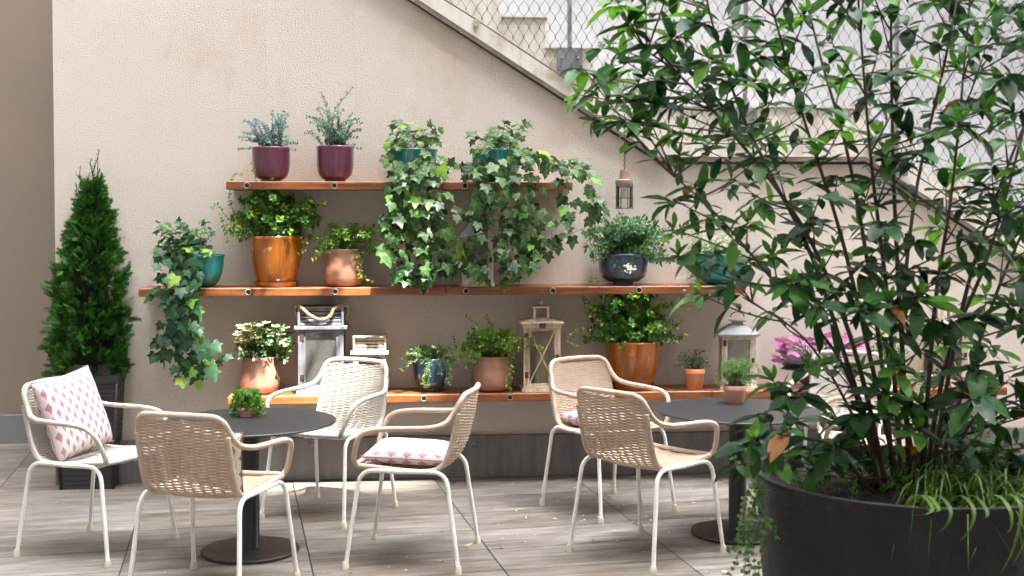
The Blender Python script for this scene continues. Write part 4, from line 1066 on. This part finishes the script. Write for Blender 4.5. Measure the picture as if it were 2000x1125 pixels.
# ------------------------------------------------------------------ chairs
PROF = [(.219,.452),(.15,.448),(.04,.438),(-.07,.432),(-.142,.441),(-.182,.472),(-.206,.528),(-.224,.595),(-.242,.67),(-.258,.762)]
pl_ = resample(spline([V((0,a,b)) for a, b in PROF], 10), .004)
PL = [0.0]
for a, b in zip(pl_, pl_[1:]): PL.append(PL[-1]+(b-a).length)
LEN = PL[-1]
def prof_at(s):
    s = max(0, min(LEN, s)); i = min(len(pl_)-2, int(s/LEN*(len(pl_)-1))); t = s/LEN*(len(pl_)-1)-i
    return pl_[i].lerp(pl_[i+1], t)
def halfw(s):
    t = s/LEN
    w = .209 - .010*t
    e = LEN-s
    if e < .055: w -= .055-math.sqrt(max(0, .055**2-(.055-e)**2))
    if s < .03: w -= (.03-math.sqrt(max(0, .03**2-(.03-s)**2)))*.8
    return w
def surf(u, s):
    p = prof_at(s); w = halfw(s); t = s/LEN
    back = max(0, min(1, (t-.42)/.25)); k = 1-u*u
    return V((u*w, p.y - .030*k*back, p.z - .020*k*(1-back)))
def snorm(u, s):
    a = surf(u, s+.004)-surf(u, s-.004); b = surf(min(1,u+.02), s)-surf(max(-1,u-.02), s)
    return b.cross(a).normalized()
def wrapped(mb, pts, r, m=0, n=8, pitch=.0065):
    pp = resample(pts, pitch/2); rs = [r*(1.04 if i % 2 else .93) for i in range(len(pp))]
    mb.tube(pp, rs, n, m)
def make_chair(rope):
    o = empty('rope_chair', (0,0,0))
    NW = 10
    mb = MB(); row = 0; s = .009
    while s < LEN-.006:
        w = halfw(s); n = NW*5; pts = []
        for i in range(n+1):
            u = -1+2*i/n
            x = u*w/.209*NW/2*PI + PI/2
            nn = snorm(u, s)
            pts.append(surf(u, s) + nn*(.0038*math.sin(x*1.0+(PI if row % 2 else 0))))
        mb.tube(pts, .0039, 5, 0, False, .8, False, surf(0, s+.004)-surf(0, s-.004))
        s += .0068; row += 1
    for k in range(1, NW+1):
        x = (k-.5)/NW*2-1; pts = []
        s = 0
        while s <= LEN:
            w = halfw(s); u = x*.209/w
            if abs(u) < 1: pts.append(surf(u, s))
            s += .012
        if len(pts) > 2: mb.tube(pts, .0030, 4, 0, False)
    mb.build('woven_shell', rope, o)
    right = [V((x*.895, y*(.935 if y > 0 else .885), z)) for x, y, z in ((.232,.228,.456),(.247,.236,.479),(.270,.222,.54),(.290,.195,.592),(.297,.145,.617),(.297,.06,.627),(.292,-.06,.630),(.279,-.15,.634),(.252,-.215,.650),(.232,-.250,.686),(.224,-.272,.718),(.212,-.287,.747),(.178,-.303,.769),(.12,-.315,.774))]
    path = [V(p) for p in right]+[V((0,-.288,.776))]+[V((-p.x,p.y,p.z)) for p in right[::-1]]
    mb = MB(); wrapped(mb, spline(path, 8), .0122); mb.build('arm_and_top_rail', rope, o)
    e = []
    s = LEN*.90
    while s > .02: q = surf(1, s); q.x += .002; e.append(q); s -= .02
    front = [V((x, .221+.004*(1-(x/.209)**2), .453-.006*(1-(x/.209)**2))) for x in (.178,.09,0,-.09,-.178)]
    path = e+front+[V((-p.x,p.y,p.z)) for p in e[::-1]]
    mb = MB(); wrapped(mb, spline(path, 4), .0115); mb.build('seat_rim', rope, o)
    Mw = MT['white_paint']
    for sx in (-1,1):
        for sy in (1,-1):
            X = .25*sx; pts = [V((X, .252*sy, .012)), V((X*.965, .235*sy, .14)), V((X*.925, .213*sy, .29)), V((X*.905, .203*sy, .365)), V((X*.895, .192*sy, .402)), V((X*.885, .165*sy, .427)), V((X*.88, .12*sy, .434)), V((X*.88, .0, .431))]
            mb = MB(); mb.tube(spline(pts, 5), .0098, 10); lg = mb.build('leg', Mw, o)
            mb = MB(); mb.lathe([(0,0),(.0165,0),(.0165,.006),(.0125,.032),(.011,.034)], 14, (X, .252*sy, 0)); mb.build('rubber_foot', MT['rubber'], lg, 40)
    for yy in (.13,-.10):
        mb = MB(); mb.tube([V((-.218,yy,.431)), V((-.14,yy,.422)), V((.14,yy,.422)), V((.218,yy,.431))], .0075, 8); mb.build('cross_bar', Mw, o)
    return o
def pillow(w, d, t, n=18):
    mb = MB(); vs = []
    def pt(i, j, sg):
        u = -1+2*i/n; v = -1+2*j/n
        e = (1-abs(u)**3.2)*(1-abs(v)**3.2)
        pin = 1-.06*(1-u*u)*abs(v)**2; pin2 = 1-.06*(1-v*v)*abs(u)**2
        return V((u*w/2*pin2, v*d/2*pin, sg*t/2*max(0,e)**.45 + .003*math.sin(7*u+3*v)*e))
    idx = {}
    for sg in (1,-1):
        for i in range(n+1):
            for j in range(n+1):
                if sg < 0 and (i in (0,n) or j in (0,n)): idx[i,j,sg] = idx[i,j,1]; continue
                idx[i,j,sg] = len(vs); vs.append(pt(i,j,sg))
    fs = []
    for sg in (1,-1):
        for i in range(n):
            for j in range(n):
                q = [idx[i,j,sg],idx[i+1,j,sg],idx[i+1,j+1,sg],idx[i,j+1,sg]]; fs.append(q if sg > 0 else q[::-1])
    mb.add(vs, fs, 0)
    mb.tube([V(vs[idx[i,0,1]]) for i in range(n+1)], .0025, 4, 1); mb.tube([V(vs[idx[i,n,1]]) for i in range(n+1)], .0025, 4, 1)
    mb.tube([V(vs[idx[0,i,1]]) for i in range(n+1)], .0025, 4, 1); mb.tube([V(vs[idx[n,i,1]]) for i in range(n+1)], .0025, 4, 1)
    return mb
cw = make_chair(MT['rope_white']); ct = make_chair(MT['rope_tan'])
used = set()
def chair(kind, x, y, fwd, label):
    src = cw if kind == 'w' else ct
    o = src if kind not in used else copy_tree(src)
    used.add(kind)
    o.location = (x, y, 0); o.rotation_euler = (0,0,math.radians(fwd-90))
    tag(o, label, 'chair', 'woven rope armchairs around the tables')
    return o
def cush(ch, loc, rot, label, size=(.41,.41,.10), mat='cushion'):
    mb = pillow(*size); o = mb.build('cushion', [MT[mat], MT['cushion_side']])
    ch_m = Matrix.Translation(ch.location) @ Matrix.Rotation(ch.rotation_euler.z, 4, 'Z')
    from mathutils import Euler
    o.matrix_world = ch_m @ Matrix.Translation(V(loc)) @ Euler([math.radians(a) for a in rot], 'XYZ').to_matrix().to_4x4()
    tag(o, label, 'cushion', 'patterned cushions on the chairs')
C1 = chair('w', -1.458, 5.858, -25, 'white woven armchair at the far left with a large pink cushion propped upright')
C0 = chair('t', -.81, 5.15, 69, 'tan woven armchair seen from behind at the front left')
C2 = chair('w', -.421, 6.469, -120, 'white woven armchair facing the left table in front of the blue grey lantern')
C3 = chair('t', .017, 5.604, 167, 'beige woven armchair in side view right of the left table with a pink seat cushion')
C4 = chair('t', 1.05, 6.449, -60, 'beige woven armchair beside the wall shelf, directly behind another tan chair')
C5 = chair('t', 1.09, 5.579, 39, 'tan woven armchair seen from behind at the right table')
C6 = chair('w', 2.38, 6.60, -118, 'white woven armchair half hidden behind the tall shrub')
C7 = chair('t', W(1800,800,5.85).x-.27, 5.85, 165, 'tan woven armchair in the shade directly behind the shrub stems')
cush(C1, (.0,-.135,.628), (108,6,0), 'large pink and white petal pattern cushion leaning on the far left chair', (.39,.39,.12))
cush(C3, (0,.01,.482), (2,0,2), 'pink and white petal pattern cushion lying flat on the side view chair', (.385,.39,.085))
cush(C4, (0,-.03,.478), (2,0,-3), 'pink and white petal pattern cushion on the chair beside the wall shelf', (.38,.39,.085))
cush(C0, (.062,-.13,.585), (104,8,0), 'grey green patterned cushion leaning inside the front left chair', (.29,.27,.07), 'cushion_grey')

# ------------------------------------------------------------------ big planter and shrub
YB = 3.98
c = W(1778, 925, YB)
BP = empty('planted_tub', (c.x, YB, 0), 0, 'huge round black tub with a tall dark leaved shrub in the right foreground', 'potted shrub')
rz = c.z; rr = 292*mpp(1778, 925, YB)
mb = MB(); mb.lathe([(0,0),(rr*.86,0),(rr*.88,.02),(rr*.94,rz*.5),(rr*.985,rz-.03),(rr,rz-.012),(rr,rz),(rr-.025,rz+.001),(rr-.03,rz-.01),(rr-.04,rz-.14)], 96, caps=False)
mb.build('tub', MT['planter_black'], BP, 40)
mb = MB(); mb.lathe([(rr-.0255,rz+.0022),(rr-.001,rz+.002)], 96, caps=False); mb.build('tub_rim', MT['planter_rim'], BP)
R = random.Random(81)
mb = MB(); vs = [(0,0,rz-.05)]; fs = []; nr, na = 8, 40
for i in range(1, nr+1):
    for k in range(na):
        q = (rr-.036)*i/nr; vs.append((q*math.cos(2*PI*k/na), q*math.sin(2*PI*k/na), rz-.055+R.uniform(-.008,.014)))
for k in range(na):
    fs.append((0, 1+k, 1+(k+1)%na))
    for i in range(nr-1): a_ = 1+i*na; fs.append((a_+k, a_+na+k, a_+na+(k+1)%na, a_+(k+1)%na))
mb.add(vs, fs, 0); mb.build('soil', MT['soil'], BP)
def LP(px, py, Y): return W(px, py, Y)-BP.location
STEMS = [
 [(1735,905),(1690,760),(1640,600),(1560,430),(1430,260),(1330,150),(1250,90)],
 [(1748,905),(1715,650),(1660,320),(1605,120),(1560,-60)],
 [(1765,905),(1735,600),(1700,300),(1672,-60)],
 [(1780,905),(1752,500),(1742,200),(1740,-80)],
 [(1800,905),(1826,600),(1862,350),(1900,-60)],
 [(1815,905),(1880,600),(1955,360),(2040,150)],
 [(1825,910),(1885,750),(1990,470),(2110,300)],
 [(1728,905),(1650,720),(1520,560),(1400,420),(1300,330)],
 [(1722,910),(1660,800),(1570,660),(1450,580)],
 [(1790,905),(1762,700),(1785,400),(1850,100),(1880,-60)],
 [(1715,912),(1620,870),(1530,860),(1465,880)],
 [(1835,910),(1900,820),(2000,760),(2100,700)],
 [(1738,905),(1665,740),(1585,500),(1500,330),(1440,200),(1390,40),(1370,-60)],
 [(1760,905),(1700,700),(1640,450),(1560,200),(1490,-50)],
 [(1805,905),(1850,700),(1930,500),(2000,250),(2060,0)],
]
SB = MB(); LB = MB(); R = random.Random(82); SP = []
for i, st in enumerate(STEMS):
    yo = R.uniform(-.28,.30); P = []
    for k, (x, y) in enumerate(st):
        f = k/(len(st)-1); P.append(LP(x, y, YB + R.uniform(-.03,.03) + yo*(.25+.75*f) + .02))
    P[0].z = rz-.07
    path = spline(P, 6); n = len(path)
    SB.tube(path, [(.0095 if i not in (7,8,10,11) else .007)*(1-.72*k/n) for k in range(n)], 7)
    for k in range(2, n-1): SP.append((path[k], k/n, i))
    SP_tip = path[-1]
LX = [(-80,1210),(0,1180),(60,1190),(110,1120),(190,1105),(250,1180),(300,1205),(330,1285),(400,1305),(470,1320),(560,1315),(620,1480),(700,1505),(800,1490),(860,1465),(940,1435)]
tips = []; tries = 0
while len(tips) < 225 and tries < 20000:
    tries += 1
    y = R.uniform(-90, 905); x = R.uniform(1100, 2140)
    if x < interp(LX, y): continue
    if x < 1310 and 250 < y < 410: continue
    if y > 740 and 1500 < x < 1900 and R.random() < .5: continue
    if 435 < y < 555 and 1330 < x < 1475 and R.random() < .8: continue
    if x > 1800 and 150 < y < 600 and R.random() < .15: continue
    if 540 < y < 760 and 1470 < x < 1620 and R.random() < .45: continue
    if 620 < y < 735 and 1490 < x < 1700 and R.random() < .85: continue
    if y > 600 and R.random() < .25: continue
    if any((x-a)**2+(y-b)**2 < 46**2 for a, b, _ in tips): continue
    tips.append((x, y, R.uniform(-.42,.36)))
for (x, y, dy) in tips:
    tip = LP(x, y, YB+dy)
    best = None
    for p, f, i in SP:
        if p.z > tip.z-.03: continue
        d = (p-tip).length; ddz = tip.z-p.z
        cost = d + (.25 if ddz < .08 else 0) + abs(dy)*0
        if best is None or cost < best[0]: best = (cost, p)
    if best is None: best = (0, V((0,0,rz-.05)))
    b0 = best[1]
    if (b0-tip).length < .09: b0 = b0.lerp(b0-V((0,0,.12)), 1)
    ctrl = b0.lerp(tip, .5)+V((0,0,-.02+R.uniform(-.02,.03)))
    path = curve(b0, tip, ctrl, 7)
    SB.tube(path, [.0038*(1-.55*k/7) for k in range(8)], 5, 0, False)
    ytip = R.random()
    young = .9 if (ytip < (.42 if y < 350 else .22)) else .05
    tg = (path[-1]-path[-2]).normalized(); tg = (tg*(.22 if y < 450 else .5)+V((0,0,.9))).normalized(); perp = tg.orthogonal().normalized()
    n = R.randint(5, 8); a0 = R.uniform(0, 6.28)
    for k in range(n):
        sdv = Matrix.Rotation(a0+2*PI*k/n+R.uniform(-.25,.25), 3, tg) @ perp
        d = sdv + tg*R.uniform(-.3,.4) + V((0,0,R.uniform(-.22,.10)))
        l = R.uniform(.06,.135)*(1.1 if y > 500 else .95)
        leaf(LB, tip - tg*R.uniform(0,.02), d, tg+V((0,-.05,.5 if y < 450 else .2))+rnd(R,.27), l, l*R.uniform(.38,.54), 'lance', 1 if R.random() < young*.6 else (2 if R.random() < .022 else 0), R.uniform(-.05,.5), R.uniform(.1,.5))
    if ytip < .45:
        for k in range(3):
            d = (Matrix.Rotation(2.1*k, 3, tg) @ perp)*.5+tg; l = R.uniform(.04,.07); leaf(LB, tip, d, perp, l, l*.35, 'lance', 1, .1, .3)
    leafpath(LB, path, R, 'lance', R.uniform(.085,.115), R.uniform(.032,.042), .038, .30, .1, 1.3, V((0,-.12,1.0)), .05, 0, taper=.1, curl=.25, jit=.35)
# leaves directly on the upper stems
for p, f, i in SP:
    if f > .5 and R.random() < .28:
        a = R.uniform(0, 6.28); l = R.uniform(.07,.11)
        leaf(LB, p, V((math.cos(a), math.sin(a), R.uniform(-.4,.3))), V((0,-.2,1))+rnd(R,.5), l, l*.36, 'lance', 0, .2, .25)
SB.build('branches', MT['stem_red'], BP)
LB.build('foliage', [MT['shrub'], MT['shrub_young'], MT['shrub_old']], BP)
# grass clump, ferny ground cover and trailing vine at the rim
mb = MB(); R = random.Random(83)
for i in range(190):
    b0 = LP(R.uniform(1790,2040), 925, YB-.18+R.uniform(-.2,.2)); b0.z = rz-.05
    if b0.xy.length > rr-.05: b0.xy = b0.xy.normalized()*(rr-.07)
    a = R.uniform(-2.9, .1)*1.0; ln = R.uniform(.16,.36)
    dv = V((math.cos(a), math.sin(a), 0)); pts = []
    hh_ = R.uniform(.04,.14)
    for k in range(7):
        t = k/6; pts.append(b0+dv*ln*t*.85+V((0,0,hh_*math.sin(t*PI*.75)*1.3-(t**2.5)*ln*.55*R.uniform(.8,1.1))))
    wv = dv.cross(V((0,0,1)))*.0035
    vs = []
    for k, p in enumerate(pts): q = 1-(k/6)**2.5; vs += [p-wv*q, p+wv*q+V((0,0,.0005))]
    mb.add(vs, [(2*k,2*k+1,2*k+3,2*k+2) for k in range(6)], 0)
for (x0, y0, x1, y1) in ((1872,965,1868,1055),(1830,960,1828,1040),(1800,950,1775,1005),(1810,965,1803,990),(1965,970,1950,1125),(1985,980,1975,1110),(1940,965,1962,1040),(2010,990,2000,1120),(1895,960,1905,1010)):
    p1 = LP(x1, y1, YB-.53); xa = LP(x0, y0, YB-.45).x; ry = -math.sqrt(max(.001, rr*rr-xa*xa))
    pts = spline([V((xa-.03, ry+.14, rz-.04)), V((xa-.01, ry+.04, rz+.035)), V((xa, ry-.035, rz+.012)), V(((xa+p1.x)/2, ry-.055, (rz+p1.z)/2)), V((p1.x, ry-.03, p1.z))], 4); vs = []
    m_ = len(pts)-1
    for k, p in enumerate(pts): w_ = .0070*(1-(k/m_)**3); vs += [p-V((w_,0,0)), p+V((w_,0,0))]
    mb.add(vs, [(2*k,2*k+1,2*k+3,2*k+2) for k in range(m_)], 0)
mb.build('grass_clump', MT['grass'], BP)
LB = MB(); SB = MB()
for i in range(46):
    b0 = LP(R.uniform(1560,1960), 920, YB+R.uniform(-.25,.3)); b0.z = rz-.05
    if b0.xy.length > rr-.08: b0.xy = b0.xy.normalized()*(rr-.1)
    tip = b0+V((R.uniform(-.08,.08), R.uniform(-.08,.08), R.uniform(.03,.10) if b0.x < .0 else R.uniform(.05,.26)))
    path = curve(b0, tip, b0.lerp(tip,.5)+V((0,0,.03)), 6); LB.tube(path, .0009, 3, 0, False)
    leafpath(LB, path, R, 'tiny', .022, .008, .007, .1, .6, 1, V((0,-.4,.6)), 0, 3)
LB.build('undergrowth', MT['fresh'], BP)
LB = MB(); SB = MB()
def vtrail(q, R, Y, sz=.02, n=.024):
    P = [LP(a, b, Y+R.uniform(-.02,.02)) for a, b in q]; path = spline(P, 6)
    LB.tube(path, .0013, 4, 0, False); leafpath(LB, path, R, 'round', sz, sz*.95, n, .02, .1, 1.0, V((0,-.9,.3)), .0, 2, paired=True, taper=.2)
for q in ([(1500,950),(1480,960),(1465,1010),(1458,1080),(1450,1150)], [(1505,955),(1478,980),(1470,1040),(1475,1120)], [(1500,950),(1470,945),(1450,990),(1452,1060),(1425,1075)], [(1495,950),(1485,1000),(1490,1060),(1480,1130)],
          [(1500,955),(1462,965),(1445,1020),(1440,1090),(1425,1120)], [(1490,1000),(1520,1050),(1545,1110),(1550,1140)], [(1500,955),(1475,990),(1462,1060),(1465,1140)]):
    vtrail(q, R, YB-.12, .017, .02)
for q in ([(1480,900),(1450,880),(1425,870)], [(1490,930),(1450,915),(1425,885)]): vtrail(q, R, YB-.05, .022, .02)
for q in ([(1985,985),(1990,1030),(1985,1080),(1992,1140)], [(2005,1000),(2000,1060),(2005,1130)], [(1990,990),(1975,1010),(1978,1060)], [(2015,990),(2015,1060),(2012,1130)]): vtrail(q, R, YB-.40, .022, .018)
LB.build('trailing_vine', MT['herb'], BP)

# ------------------------------------------------------------------ litter on the floor
mb = MB(); R = random.Random(91)
for i in range(290):
    x = R.uniform(0, 1480); y = 935+R.random()*190
    if R.random() < .5: x = R.gauss(1270, 130); y = R.uniform(940, 1060)
    p = G(x, y, .003); l = R.uniform(.007,.019)*(1.8 if R.random() < .06 else 1)
    a = R.uniform(0, 6.28); leaf(mb, p+V((0,0,.001)), V((math.cos(a), math.sin(a), R.uniform(0,.3))), V((0,0,1)), l, l*R.uniform(.4,.8), 'oval', 0, -.1, .3)
p = G(905, 1068, .004); leaf(mb, p, V((1,.2,.1)), V((0,0,1)), .05, .02, 'lance', 0, -.2, .4)
o = mb.build('leaf_litter', MT['litter']); tag(o, 'scattered dry leaf bits and petals on the floor boards', 'leaf litter', None, 'stuff')

# ------------------------------------------------------------------ light, world, camera
# an added, unseen bough in the sun's path breaks the beam into dapples
ctr = V((-.75, 7.05, 1.6))+sd*3.6
TB = empty('dapple_blocker', ctr, 0, 'unseen leafy bough added high above the shelves to dapple the sunbeam', 'sun blocker')
R = random.Random(95); LB = MB(); SB = MB()
e1 = V((1,0,0)); e2 = sd.cross(e1).normalized()
trunkp = [V((-2.6,-2.2,-1.0)), V((-1.4,-1.0,-.2)), V((0,0,0)), V((1.3,.5,.2))]
SB.tube(spline(trunkp, 6), .03, 6)
for i in range(44):
    c_ = e1*R.uniform(-1.45,1.45)+e2*R.uniform(-.40,1.0)+sd*R.uniform(-.4,.4)
    SB.tube([V((0,0,0)).lerp(c_, .2), c_], .005, 4)
    for k in range(13):
        l = R.uniform(.09,.15); leaf(LB, c_+rnd(R,.13), rnd(R), V((0,0,1))+rnd(R,.6), l, l*.5, 'lance', 0, .2, .2)
SB.build('branches', MT['stem_red'], TB); LB.build('foliage', MT['dark_leaf'], TB)
w = bpy.data.worlds.new('World'); scn.world = w; w.use_nodes = True; nt = w.node_tree
bg = nt.nodes['Background']; sky = nt.nodes.new('ShaderNodeTexSky'); sky.sky_type = 'NISHITA'; sky.sun_disc = False
sky.sun_elevation = math.radians(EL); sky.sun_rotation = math.atan2(sd.x, sd.y)
sky.air_density = 1.0; sky.dust_density = 3.0
hs = nt.nodes.new('ShaderNodeHueSaturation'); hs.inputs['Saturation'].default_value = .22
nt.links.new(sky.outputs[0], hs.inputs['Color']); nt.links.new(hs.outputs[0], bg.inputs[0]); bg.inputs[1].default_value = .15
ld = bpy.data.lights.new('sun', 'SUN'); ld.energy = 2.0; ld.angle = math.radians(.6); ld.color = (1,.95,.88)
lo = bpy.data.objects.new('sun', ld); COL.objects.link(lo); lo.rotation_euler = (-sd).to_track_quat('-Z', 'Y').to_euler(); lo.location = sd*12
cam = bpy.data.cameras.new('camera'); co = bpy.data.objects.new('camera', cam); COL.objects.link(co); scn.camera = co
cam.sensor_width = 36; cam.lens = F*36/2000; cam.clip_end = 200; cam.clip_start = .05; cam.shift_y = SH/2000
co.location = (0,0,H); co.rotation_euler = (PI/2-PIT, 0, YAW)
cam.dof.use_dof = True; cam.dof.focus_distance = 6.7; cam.dof.aperture_fstop = 4.5
vs_ = scn.view_settings; vs_.view_transform = 'Standard'; vs_.look = 'None'; vs_.gamma = 1; vs_.use_curve_mapping = False
vs_.exposure = 4.4
scn.cycles.max_bounces = 8; scn.cycles.transparent_max_bounces = 12; scn.cycles.diffuse_bounces = 5
